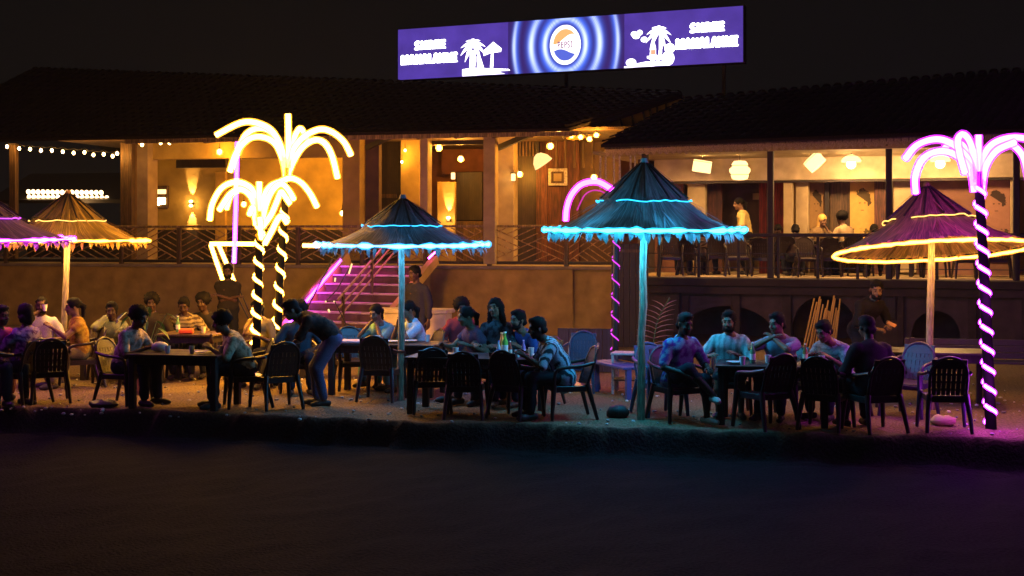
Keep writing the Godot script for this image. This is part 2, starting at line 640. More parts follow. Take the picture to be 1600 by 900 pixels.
# ---------------------------------------------------------------- the building on the left, with its raised veranda
func left_building() -> void:
	var fr := left_frame
	var b := thing("restaurant_building", "ochre restaurant with raised veranda, tall columns and dark tiled roof", "building", fr)
	var ux := func(px, w): return on_wall(fr, px, HORIZON, w).x
	var end: float = ux.call(958, 0.0)
	var step: float = ux.call(893, 0.0)
	one_box("plinth_wall", mats.plaster_brown, b, Vector3((step - 9.0) * 0.5, 0.7, -0.3), Vector3(step + 9.0, 1.6, 0.36))
	one_box("plinth_wall", mats.plaster_brown, b, Vector3((step + end) * 0.5, 0.7, -0.45), Vector3(end - step, 1.6, 0.36))
	one_box("floor_slab", mats.concrete, b, Vector3((end - 9.0) * 0.5, 1.52, -3.6), Vector3(end + 9.0, 0.08, 7.3), 0.01)
	var w0: float = ux.call(196, -3.4)
	# back wall, ceiling and the wall closing the far end
	var w1: float = ux.call(600, -3.4)
	one_box("back_wall", mats.plaster_ochre, b, Vector3((w0 + w1) * 0.5, 3.1, -3.55), Vector3(w1 - w0, 3.04, 0.2))
	one_box("back_wall", mat("plaster_rust", Color(0.3, 0.13, 0.07), 0.9, {"tex": "coarse", "scale": 0.5, "bump": 0.3}), b, Vector3((w1 + end + 1.0) * 0.5, 3.1, -6.6), Vector3(end + 1.0 - w1, 3.04, 0.2))
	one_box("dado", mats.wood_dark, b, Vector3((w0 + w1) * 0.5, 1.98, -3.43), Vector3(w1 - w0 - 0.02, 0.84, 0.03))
	one_box("ceiling", mats.wood_mid, b, Vector3((w0 + end + 1.0) * 0.5, 4.66, -3.3), Vector3(end + 1.0 - w0, 0.06, 7.0))
	facade("end_wall", mats.plaster_cream, b, fr, 208, 219, 231, 409, -0.5, 0.5, 0.01)
	facade("corner_post", mats.wood_mid, b, fr, 188, 222, 206, 409, -0.15, 0.25, 0.01)
	facade("end_post", mats.wood_mid, b, fr, 14, 224, 24, 409, -0.15, 0.15, 0.01)
	facade("header_beam", mats.plaster_ochre, b, fr, 231, 212, 560, 247, -0.75, 0.3, 0.01)
	facade("tie_beam", mats.wood_dark, b, fr, 275, 247.5, 352, 262, -1.6, 0.2)
	facade("wall_column", mats.plaster_ochre, b, fr, 535, 212, 562, 409, -0.5, 0.45, 0.01)
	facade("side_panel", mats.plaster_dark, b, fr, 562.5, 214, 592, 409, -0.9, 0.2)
	# doors and panels of the middle bay
	var d := facade("door", mats.wood_dark, b, fr, 591, 216, 626, 409, -2.4, 0.08, 0.01)
	one_box("door_rail", mats.wood_mid, d, d.mesh.get_aabb().get_center() + Vector3(0, 0.1, 0.05), Vector3(0.4, 0.1, 0.04))
	facade("side_panel", mats.plaster_ochre, b, fr, 626, 214, 656, 409, -2.0, 0.2, 0.01)
	facade("wall_column", mats.plaster_cream, b, fr, 656, 212, 668, 409, -0.5, 0.35, 0.01)
	facade("lintel", mats.wood_dark, b, fr, 668, 219, 756, 226, -0.9, 0.15)
	facade("back_panel", mat("plaster_redbrown", Color(0.26, 0.1, 0.045), 0.9, {"tex": "coarse", "scale": 0.6}), b, fr, 690, 224, 760, 272, -5.8, 0.15)
	facade("screen_panel", mats.plaster_ochre, b, fr, 683, 284, 711, 409, -2.8, 0.12, 0.01)
	facade("cupboard", mats.wood_dark, b, fr, 712, 268, 754, 345, -4.2, 0.5, 0.02)
	facade("counter", mats.wood_mid, b, fr, 712, 346, 754, 409, -3.6, 0.5, 0.02)
	facade("front_column", mats.plaster_cream, b, fr, 755, 206, 774, 413, 0.16, 0.28, 0.015)
	facade("wall_column", mats.plaster_cream, b, fr, 777, 210, 803, 409, -1.4, 0.4, 0.015)
	# darker bay on the right
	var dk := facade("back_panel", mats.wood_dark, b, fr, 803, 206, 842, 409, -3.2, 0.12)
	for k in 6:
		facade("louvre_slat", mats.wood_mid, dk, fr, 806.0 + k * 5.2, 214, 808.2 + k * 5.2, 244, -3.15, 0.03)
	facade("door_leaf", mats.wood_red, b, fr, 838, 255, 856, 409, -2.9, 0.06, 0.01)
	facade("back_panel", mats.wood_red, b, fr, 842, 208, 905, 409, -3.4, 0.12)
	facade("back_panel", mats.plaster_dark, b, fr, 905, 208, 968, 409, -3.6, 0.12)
	for k in 5:
		facade("bamboo_pole", mats.wood_mid, b, fr, 868.0 + k * 14.0, 212, 870.5 + k * 14.0, 262, -2.9, 0.06)
	# eave: fascia board, rafter tails and struts
	var l: float = ux.call(196, 0.6)
	var r2: float = ux.call(905, 0.6)
	one_box("fascia_board", mats.wood_pale, b, Vector3((l + r2) * 0.5, 4.52, 0.62), Vector3(r2 - l, 0.1, 0.04), 0.008)
	for k in 13:
		var u := lerpf(l + 0.3, r2 - 0.2, k / 12.0)
		var rf := MB.new()
		rf.beam(Vector3(u, 4.5, 0.58), Vector3(u, 4.64, -0.7), 0.07, 0.1)
		build(rf, "rafter", mats.wood_mid, b)
	for q in [[573, 231, 627, 205], [776, 232, 842, 204]]:
		var sm := MB.new()
		var p0 := on_wall(fr, q[0], q[1], -0.35)
		var p1 := on_wall(fr, q[2], q[3], 0.55)
		sm.beam(p0, p1, 0.09, 0.12)
		build(sm, "strut", mats.wood_dark, b)
	# the lit window in the wall at the left
	var wn := facade("window", mats.wood_mid, b, fr, 236, 290, 262, 326, -3.36, 0.08, 0.01)
	for q in [[239, 296, 248, 303], [249, 296, 259, 303], [239, 309, 244, 319], [245, 309, 249, 321], [250, 309, 258, 319]]:
		facade("lit_window_pane", mats.bulb_glow if q[1] > 300 else mats.shade_glow, wn, fr, q[0], q[1], q[2], q[3], -3.34, 0.02)
	facade("wall_niche", mats.plaster_brown, b, fr, 336, 268, 352, 409, -3.2, 0.12, 0.01)
	# picture frame, small counter things
	var pf := facade("picture_frame", mats.white_paint, b, fr, 856, 263, 886, 290, -3.3, 0.05, 0.01)
	facade("picture", mats.wood_mid, pf, fr, 861, 268, 881, 286, -3.28, 0.03)
	facade("picture_mount", mats.plaster_cream, pf, fr, 865, 271, 877, 283, -3.26, 0.03)
	# roof
	var ea := on_wall(fr, -60, 223, 0.75)
	ea.y = 4.63
	var e0 := Vector3(on_wall(fr, -160, HORIZON, 0.75).x, 4.63, 0.75)
	var e1 := Vector3(on_wall(fr, 888, HORIZON, 0.75).x, 4.63, 0.75)
	var r1 := on_wall(fr, 1066, 147, -2.6)
	tiled_roof(b, e0, e1, Vector3(e0.x, 7.1, -5.0), r1 + (Vector3(e1.x, 7.1, -5.0) - r1) * 0.0)
	tiled_roof(b, Vector3(e0.x, 7.1, -5.0), r1, Vector3(e0.x, 5.0, -9.0), Vector3(r1.x, 5.0, -9.0), "roof_back")
	# gable panel with dark bars, between the two roofs
	var gp := MB.new()
	var ga := on_wall(fr, 880, 214, -0.6)
	var gb := on_wall(fr, 1066, 150, -2.9)
	var gc := on_wall(fr, 1066, 186, -2.9)
	var gd := on_wall(fr, 890, 219, -0.6)
	gp.quad(gd, ga, gb, gc)
	var bk := Vector3(0.05, 0, -0.12)
	gp.quad(gc + bk, gb + bk, ga + bk, gd + bk)
	gp.quad(ga, ga + bk, gb + bk, gb)
	var gw := build(gp, "gable_panel", mats.plaster_brown, b)
	for px in [909, 945, 967, 985, 1003, 1014, 1025, 1040]:
		var f: float = (px - 880) / 186.0
		var top := ga.lerp(gb, f)
		var bot := gd.lerp(gc, f)
		var bm := MB.new()
		bm.beam(bot + Vector3(0, 0, 0.05), top + Vector3(0, -0.03, 0.05), 0.05, 0.05)
		build(bm, "panel_bar", mats.wood_dark, gw)
	var vb := MB.new()
	vb.beam(ga + Vector3(0, 0.02, 0.06), gb + Vector3(0, 0.02, 0.06), 0.06, 0.14)
	build(vb, "verge_board", mats.wood_dark, b)

# ---------------------------------------------------------------- lattice railing: pinwheels of slats between posts
func veranda_railing() -> void:
	var o := thing("veranda_railing", "brown timber lattice railing along the left veranda, slats in pinwheels", "railing", left_frame)
	var posts := [-80, 10, 100, 190, 280, 373, 466, 566, 665, 765, 885, 968]
	var y0 := 1.68
	var y1 := 2.43
	var first := on_wall(left_frame, posts[0], HORIZON, 0).x
	var last := on_wall(left_frame, posts[-1], HORIZON, 0).x
	one_box("top_rail", mats.wood_pale, o, Vector3((first + last) * 0.5, 2.47, 0.0), Vector3(last - first, 0.055, 0.09), 0.01)
	one_box("bottom_rail", mats.wood_dark, o, Vector3((first + last) * 0.5, 1.63, 0.0), Vector3(last - first, 0.07, 0.07), 0.01)
	var slat := mat("slat_wood", Color(0.6, 0.4, 0.2), 0.7, {"tex": "streak", "scale": 2.0, "bump": 0.3})
	for k in posts.size():
		var u := on_wall(left_frame, posts[k], HORIZON, 0).x
		one_box("post", mats.wood_mid, o, Vector3(u, 2.0, 0.0), Vector3(0.1, 0.9, 0.1), 0.01)
		if k == posts.size() - 1: continue
		var v := on_wall(left_frame, posts[k + 1], HORIZON, 0).x
		var a := u + 0.055
		var b := v - 0.055
		var w := b - a
		var h := y1 - y0
		var mirrored := k % 2 == 0
		var segs := [[Vector2(0, 0), Vector2(1, 1), 0.012], [Vector2(0, 1), Vector2(1, 0), -0.012]]
		for n in 4:
			var t := (n + 1) / 5.0
			# left and right triangles carry one direction, top and bottom the other
			segs.append([Vector2(0, 1.0 - t), Vector2((1.0 - t) * 0.5, (1.0 - t) * 0.5), 0.0])
			segs.append([Vector2(1, t), Vector2(1.0 - (1.0 - t) * 0.5, 1.0 - (1.0 - t) * 0.5), 0.0])
			segs.append([Vector2(t, 0), Vector2(0.5 + t * 0.5, 0.5 - t * 0.5) if false else Vector2((1.0 + t) * 0.5, (1.0 - t) * 0.5), 0.0])
			segs.append([Vector2(1.0 - t, 1), Vector2((1.0 - t) * 0.5, (1.0 + t) * 0.5), 0.0])
		for s in segs:
			var p: Vector2 = s[0]
			var q: Vector2 = s[1]
			if mirrored:
				p.x = 1.0 - p.x; q.x = 1.0 - q.x
			var m := MB.new()
			m.beam(Vector3(a + p.x * w, y0 + p.y * h, s[2]), Vector3(a + q.x * w, y0 + q.y * h, s[2]), 0.022, 0.033, Vector3(0, 0, 1))
			build(m, "slat", slat, o)

# ---------------------------------------------------------------- stairs up to the veranda, lit in purple
func stairs() -> void:
	var top := at(545, 405, 31.0)
	var fr := Transform3D(Basis(Vector3.UP, deg_to_rad(-25.6)), Vector3(top.x, 0, top.z))
	var o := thing("staircase", "brown concrete staircase with purple neon edge and pale handrails", "stairs", fr)
	var wide := 2.15
	var n := 8
	var run := 0.32
	for k in n:
		var y := 1.53 - k * 0.19
		one_box("step", mat("step_concrete", Color(0.12, 0.06, 0.05), 0.85, {"tex": "coarse", "scale": 1.0, "bump": 0.4}), o, Vector3(wide * 0.5, y * 0.5 - 0.005, 0.0 + (k + 0.5) * run), Vector3(wide, y + 0.01, run), 0.012)
		one_box("tread", mat("tread_stone", Color(0.55, 0.42, 0.4), 0.8, {"tex": "coarse", "scale": 1.0}), o, Vector3(wide * 0.5, y + 0.02, 0.02 + (k + 0.5) * run), Vector3(wide, 0.035, run + 0.03), 0.006)
	for s in 2:
		var m := MB.new()
		var x := -0.09 if s == 0 else wide + 0.07
		var a := Vector3(x, 1.72, -0.1)
		var b := Vector3(x, 0.12, n * run + 0.1)
		m.beam(a, b, 0.14, 0.34 if s == 0 else 0.2, Vector3.UP)
		build(m, "stringer", mats.plaster_brown, o)
	for q in [-0.3, 0.24]:
		var pm := MB.new()
		pm.beam(Vector3(-0.02, 1.72 + q, 0.0), Vector3(-0.02, 0.12 + q, n * run + 0.1), 0.05, 0.05)
		build(pm, "edge_board", mats.wood_pale, o)
	# handrails on the right: three bars on posts
	for k in 3:
		var hm := MB.new()
		var y := 0.92 - k * 0.2
		var x := 1.4
		hm.tube(PackedVector3Array([Vector3(x, 1.55 + y, 0.0), Vector3(x, 0.0 + y, n * run + 0.06)]), 0.028 if k == 0 else 0.02, 8)
		build(hm, "handrail", mats.rail_yellow, o)
	for k in 3:
		var z := 0.12 + k * 1.15
		var y := 1.53 - floorf(z / run) * 0.19
		one_box("rail_post", mats.wood_mid, o, Vector3(1.4, y + 0.42, z), Vector3(0.05, 0.9, 0.05))
	# two lengths of neon along the left edge
	for q in [[0.1, 0.68], [0.8, 1.0]]:
		var a2 := Vector3(-0.0, 1.86, 0.1)
		var b2 := Vector3(-0.0, 0.24, n * run + 0.05)
		light_tube("neon_tube", PackedVector3Array([a2.lerp(b2, q[0]), a2.lerp(b2, (q[0] + q[1]) * 0.5), a2.lerp(b2, q[1])]), 0.03, "violet", o)
		for f in [0.25, 0.75]:
			lamp(o, a2.lerp(b2, lerpf(q[0], q[1], f)) + Vector3(0.1, 0.12, 0.03), Color(0.8, 0.05, 0.6), 0.12, 0.08)
	var sp := MB.new()
	sp.tube(PackedVector3Array([Vector3(wide + 0.25, 1.95, 0.1), Vector3(wide + 0.12, 1.75, 0.3)]), 0.02, 6)
	build(sp, "neon_tube", mats.neon_pink_glow, o)
	spot(o, Vector3(wide * 0.5, 3.1, 1.0), Vector3(0, -1, 0.12), Color(0.9, 0.05, 0.5), 2.4, 44.0, 0.1)
	# string of small lamps wound over a thin stand before the stairs
	var st := thing("lamp_string_stand", "thin black stand wound with tiny warm lamps before the purple stairs", "light string", Transform3D(Basis(), on_sand(520, 27.0)))
	var pts := [[552, 408], [527, 452], [509, 471], [523, 471], [540, 505], [549, 528]]
	for k in pts.size() - 1:
		var c := MB.new()
		var p := at(pts[k][0], pts[k][1], 27.0) - st.position
		var q := at(pts[k + 1][0], pts[k + 1][1], 27.0) - st.position
		c.tube(PackedVector3Array([p, q]), 0.012, 5)
		build(c, "cable", mats.black_metal, st)
	for q in [[550, 412, 545, 428], [524, 434, 523, 440], [508, 471, 510, 471.5], [521, 471, 523, 471.5], [513, 483, 515, 488]]:
		var bm := MB.new()
		bm.tube(PackedVector3Array([at(q[0], q[1], 26.98) - st.position, at(q[2], q[3], 26.98) - st.position]), 0.018, 6)
		build(bm, "lamp_bulb", glow("string_glow", Color(1.0, 0.6, 0.25), 0.7), st)
	var leg := MB.new()
	leg.tube(PackedVector3Array([Vector3(0.37, 0, 0), at(549, 528, 27.0) - st.position]), 0.012, 5)
	build(leg, "stand_leg", mats.black_metal, st)

# ---------------------------------------------------------------- the terrace building on the right
func arch_wall(parent: Node, called: String, material: Material, x0: float, x1: float, y0: float, y1: float, z: float, arches: Array) -> void:
	# a wall with round headed openings; arches: [left, right, crown]
	var m := MB.new()
	var xs := [x0, x1]
	var step := 0.08
	var x := x0
	while x < x1:
		xs.append(x); x += step
	for q in arches:
		xs.append(q[0]); xs.append(q[1])
	xs.sort()
	var low := func(u: float) -> float:
		for q in arches:
			if u > q[0] + 1e-4 and u < q[1] - 1e-4:
				var c: float = (q[0] + q[1]) * 0.5
				var r: float = (q[1] - q[0]) * 0.5
				var t: float = (u - c) / r
				return q[2] - (1.0 - sqrt(maxf(1.0 - t * t, 0.0))) * q[3]
		return y0
	for i in xs.size() - 1:
		var a: float = xs[i]
		var b: float = xs[i + 1]
		if b - a < 1e-4: continue
		var la: float = low.call(a + 2e-4)
		var lb: float = low.call(b - 2e-4)
		m.quad(Vector3(a, la, z), Vector3(a, y1, z), Vector3(b, y1, z), Vector3(b, lb, z))
		m.quad(Vector3(b, lb, z - 0.35), Vector3(b, y1, z - 0.35), Vector3(a, y1, z - 0.35), Vector3(a, la, z - 0.35))
		m.quad(Vector3(a, la, z - 0.35), Vector3(a, la, z), Vector3(b, lb, z), Vector3(b, lb, z - 0.35))
	for q in arches:
		for e in [q[0], q[1]]:
			var yy: float = q[2] - q[3]
			m.quad(Vector3(e, y0, z - 0.35), Vector3(e, yy, z - 0.35), Vector3(e, yy, z), Vector3(e, y0, z))
	build(m, called, material, parent)

func right_building() -> void:
	var fr := right_frame
	var b := thing("terrace_building", "cream restaurant terrace with dark posts, scalloped eave and arched undercroft", "building", fr)
	var X := func(px, w): return on_wall(fr, px, HORIZON, w).x
	var x0: float = X.call(965, 0.0)
	var x1: float = X.call(1760, 0.0)
	one_box("terrace_slab", mat("slab_brown", Color(0.05, 0.036, 0.03), 0.9, {"tex": "coarse", "scale": 0.7, "bump": 0.4}), b, Vector3((x0 + x1) * 0.5, 1.28, -2.6), Vector3(x1 - x0, 0.17, 5.4), 0.015)
	one_box("terrace_floor", mat("floor_tile", Color(0.6, 0.46, 0.26), 0.6, {"tex": "coarse", "scale": 1.0}), b, Vector3((x0 + x1) * 0.5, 1.372, -2.75), Vector3(x1 - x0 - 0.1, 0.012, 5.0))
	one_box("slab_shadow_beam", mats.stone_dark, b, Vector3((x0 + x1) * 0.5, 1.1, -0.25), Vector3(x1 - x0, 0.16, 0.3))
	# undercroft
	var w := -0.5
	var ar := []
	for q in [[1062, 1212, 478, 66], [1238, 1338, 463, 82], [1424, 1500, 486, 60]]:
		var l: float = X.call(q[0], w)
		var r: float = X.call(q[1], w)
		var c := on_wall(fr, (q[0] + q[1]) * 0.5, q[2], w).y
		ar.append([l, r, c, minf((r - l) * 0.5, c - 0.05)])
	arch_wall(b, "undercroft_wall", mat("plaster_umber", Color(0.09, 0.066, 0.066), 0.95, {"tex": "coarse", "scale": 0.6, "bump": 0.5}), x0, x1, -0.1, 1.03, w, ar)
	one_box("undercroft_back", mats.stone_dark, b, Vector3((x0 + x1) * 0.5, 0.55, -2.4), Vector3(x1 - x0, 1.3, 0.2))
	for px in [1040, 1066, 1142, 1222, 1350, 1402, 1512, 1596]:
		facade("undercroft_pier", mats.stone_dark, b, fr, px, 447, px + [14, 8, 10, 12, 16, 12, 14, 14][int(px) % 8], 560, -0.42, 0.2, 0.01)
	for q in [[1066, 452, 1100, 462], [1376, 452, 1400, 500], [1040, 448, 1062, 520]]:
		facade("wall_board", mats.wood_dark, b, fr, q[0], q[1], q[2], q[3], -0.4, 0.08, 0.01)
	# straw bundles standing in the arch
	# posts and rails of the terrace
	for px in [1008, 1204, 1389, 1588]:
		var p := on_wall(fr, px, HORIZON, -0.05)
		var top := on_wall(fr, px, 226, -0.05).y
		one_box("post", mats.wood_dark, b, Vector3(p.x, (1.37 + top) * 0.5, -0.05), Vector3(0.13, top - 1.37, 0.13), 0.012)
	var rl := thing("terrace_railing", "dark terrace railing with thin wires, right of the stairs", "railing", fr)
	one_box("top_rail", mats.wood_dark, rl, Vector3((x0 + x1) * 0.5, 2.27, 0.02), Vector3(x1 - x0, 0.075, 0.09), 0.012)
	for y in [1.88, 1.58]:
		one_box("wire", mats.black_metal, rl, Vector3((x0 + x1) * 0.5, y, 0.02), Vector3(x1 - x0, 0.018, 0.018))
	for k in 11:
		var px := 1030 + k * 62
		var p := on_wall(fr, px, HORIZON, 0.02)
		one_box("baluster", mats.wood_dark, rl, Vector3(p.x, 1.8, 0.02), Vector3(0.06, 0.86, 0.05), 0.006)
	# ceiling, bulkhead and the back wall under it
	one_box("ceiling", mats.plaster_cream, b, Vector3((x0 + x1) * 0.5 + 0.3, 4.05, -2.5), Vector3(x1 - x0 + 1.6, 0.06, 5.4))
	facade("bulkhead", mat("bulkhead_cream", Color(0.58, 0.46, 0.3), 0.9, {"tex": "coarse", "scale": 0.5, "bump": 0.2}), b, fr, 1022, 222, 1640, 280, -2.4, 0.16, 0.01)
	facade("bulkhead_edge", mats.wood_dark, b, fr, 1022, 280.5, 1640, 284, -2.36, 0.12)
	one_box("back_wall", mat("plaster_amber", Color(0.5, 0.32, 0.13), 0.9, {"tex": "coarse", "scale": 0.5}), b, Vector3((x0 + x1) * 0.5, 2.7, -5.1), Vector3(x1 - x0, 2.7, 0.2))
	one_box("end_wall", mats.plaster_dark, b, Vector3(x0 + 0.02, 2.7, -3.6), Vector3(0.15, 2.7, 3.0))
	for q in [[1000, 1068, -3.2, "plaster_rust"], [1100, 1128, -3.3, "wood_red"], [1186, 1238, -3.0, "red_curtain"], [1288, 1296, -3.2, "wood_dark"], [1366, 1390, -3.0, "wood_red"]]:
		facade("wall_panel", mats[q[3]], b, fr, q[0], 278, q[1], 432, q[2], 0.1, 0.01)
	facade("dark_doorway", mats.plaster_dark, b, fr, 1128, 278, 1186, 404, -4.6, 0.1)
	facade("wall_notice", mats.plaster_cream, b, fr, 1176, 302, 1188, 312, -4.55, 0.03)
	for q in [[1074, 1102, -2.7], [1224, 1238, -2.45], [1243, 1263, -2.7], [1396, 1432, -2.9], [1579, 1587, -2.45]]:
		facade("cream_column", mats.plaster_cream, b, fr, q[0], 280, q[1], 426, q[2], 0.25, 0.012)
	facade("grille_door", mats.wood_mid, b, fr, 1296, 280, 1328, 404, -3.4, 0.06, 0.008)
	facade("wall_panel", mat("plaster_plum", Color(0.26, 0.13, 0.09), 0.9, {"tex": "coarse", "scale": 0.6}), b, fr, 1432, 278, 1579, 432, -3.1, 0.1, 0.01)
	var pg := MB.new()
	# painted wall posters: heads of hair and plain features
	poster("wall_poster", b, fr, 1263, 282, 1288, 404, -3.3, Color(0.32, 0.19, 0.07), 1)
	poster("wall_poster", b, fr, 1328, 280, 1367, 404, -3.2, Color(0.52, 0.32, 0.08), 2)
	poster("wall_poster", b, fr, 1536, 282, 1578, 404, -2.98, Color(0.34, 0.17, 0.11), 3)
	# hanging strips at the left end and the scalloped edge below the eave
	for px in [938, 946, 959, 968, 985, 992, 1012]:
		facade("hanging_strip", mats.white_paint, b, fr, px - 1.2, 236, px + 1.4, 236 + [60, 44, 78, 70, 40, 52, 80][int(px) % 7], -0.5, 0.02)
	var ea := on_wall(fr, 945, 232, 0.55)
	var eb := on_wall(fr, 1660, 206, 0.55)
	var vm := MB.new()
	var n := 64
	for k in n:
		var p := ea.lerp(eb, (k + 0.04) / n)
		var q := ea.lerp(eb, (k + 0.96) / n)
		var z := Vector3(0, 0, 0.025)
		var pts := [p]
		for j in 5:
			var t := j / 4.0
			pts.append(p.lerp(q, t) + Vector3(0, -0.1 - 0.075 * sin(PI * t), 0))
		pts.append(q)
		for j in range(1, pts.size() - 1):
			vm.tri(pts[0] + z, pts[j + 1] + z, pts[j] + z)
			vm.tri(pts[0], pts[j], pts[j + 1])
			if j < pts.size() - 2: vm.quad(pts[j], pts[j] + z, pts[j + 1] + z, pts[j + 1])
	build(vm, "scalloped_valance", mats.valance_cloth, b)
	var fm := MB.new()
	fm.beam(ea + Vector3(0, 0.03, 0.0), eb + Vector3(0, 0.03, 0.0), 0.05, 0.1)
	build(fm, "eave_board", mats.wood_dark, b)
	# roof
	var e0 := ea + Vector3(-0.05, 0.08, 0.15)
	var e1 := eb + Vector3(0.1, 0.08, 0.15)
	var ra := on_wall(fr, 1068, 158, -2.6)
	tiled_roof(b, e0, e1, ra, Vector3(e1.x + 1.0, ra.y + 0.6, -3.6))
	tiled_roof(b, ra, Vector3(e1.x + 1.0, ra.y + 0.6, -3.6), Vector3(ra.x, 4.1, -7.5), Vector3(e1.x + 1.0, 4.1, -7.5), "roof_back")

func poster(called: String, parent: Node, fr: Transform3D, px0: float, py0: float, px1: float, py1: float, w: float, base: Color, kind: int) -> void:
	# flat print: a dark mass of hair, a collar and blots
	var wd := 64
	var hg := 192
	var im := Image.create(wd, hg, false, Image.FORMAT_RGB8)
	var f := FastNoiseLite.new()
	f.seed = 40 + kind
	f.frequency = 0.06
	var ink := base * 0.12
	for y in hg:
		for x in wd:
			var u := (x + 0.5) / wd
			var v := (y + 0.5) / hg
			var c := base * (1.0 + 0.12 * f.get_noise_2d(x, y))
			var p := Vector2((u - 0.5) * 1.0, (v - 0.28) * 2.2)
			var edge := f.get_noise_2d(x * 1.8, y * 1.8) * 0.08
			if p.length() < 0.34 + edge and p.y < -0.08 + p.x * 0.5: c = ink
			if absf(p.x - 0.26) < 0.05 and p.y > -0.2 and p.y < 0.1 + edge: c = ink
			if Vector2(absf(p.x) - 0.1, (p.y - 0.04) * 1.8).length() < 0.035: c = ink * 2.0
			if absf(p.y - 0.24) < 0.012 and absf(p.x) < 0.07: c = ink * 2.5
			if v > 0.62 and v < 0.86 and f.get_noise_2d(x * 1.2 + 90, y * 0.8) > 0.12: c = ink * 1.6
			im.set_pixel(x, y, c.linear_to_srgb())
	var m := StandardMaterial3D.new()
	m.resource_name = "poster_print_%d" % kind
	m.albedo_texture = ImageTexture.create_from_image(im)
	m.roughness = 0.8
	var l := on_wall(fr, px0, HORIZON, w).x
	var r := on_wall(fr, px1, HORIZON, w).x
	var t := on_wall(fr, (px0 + px1) * 0.5, py0, w).y
	var b := on_wall(fr, (px0 + px1) * 0.5, py1, w).y
	var q := MB.new()
	q.vert(Vector3(l, b, w), Vector3.BACK, Vector2(0, 1)); q.vert(Vector3(l, t, w), Vector3.BACK, Vector2(0, 0))
	q.vert(Vector3(r, t, w), Vector3.BACK, Vector2(1, 0)); q.vert(Vector3(r, b, w), Vector3.BACK, Vector2(1, 1))
	q.ix.append_array([0, 1, 2, 0, 2, 3])
	var frame := one_box("poster_board", mats.wood_mid, parent, Vector3((l + r) * 0.5, (t + b) * 0.5, w - 0.025), Vector3(r - l, t - b, 0.04))
	build(q, called, m, frame)

func far_shack() -> void:
	var d := 46.0
	var o := thing("distant_shack", "distant dark beach shack with two rows of warm lamps under its eave", "building", Transform3D(Basis(Vector3.UP, deg_to_rad(-10)), on_sand(118, d)))
	var k := d / FOCAL
	one_box("shack_wall", mats.wood_dark, o, Vector3(0.6, 1.3, -1.6), Vector3(6.5, 2.6, 0.2))
	one_box("shack_roof", mats.wood_dark, o, Vector3(0.6, 3.9, -0.8), Vector3(7.0, 0.12, 3.0), 0.0, Basis(Vector3.RIGHT, 0.35))
	for x in [-2.2, 3.0]:
		one_box("shack_post", mats.wood_dark, o, Vector3(x, 1.7, 0.3), Vector3(0.14, 3.4, 0.14))
	for row in 2:
		for i in 17:
			var px := 50.0 + i * 8.1
			var py := 300.0 + (px - 50) * 0.016 + row * 8.0
			if row == 1 and i < 0: continue
			if row == 0 and i > 15: continue
			var m := MB.new()
			m.ball(Vector3((px - 118) * k, EYE - (py - HORIZON) * k, 0.45 - row * 0.05), Vector3(0.075, 0.085, 0.075), 8)
			build(m, "lamp_bulb", mat_bulb_far(), o)
	lamp(o, Vector3(0.5, 3.1, 0.9), Color(1.0, 0.55, 0.2), 0.5, 0.3)

func mat_bulb_far() -> Material:
	return glow("far_bulb_glow", Color(1.0, 0.62, 0.28), 3.0)

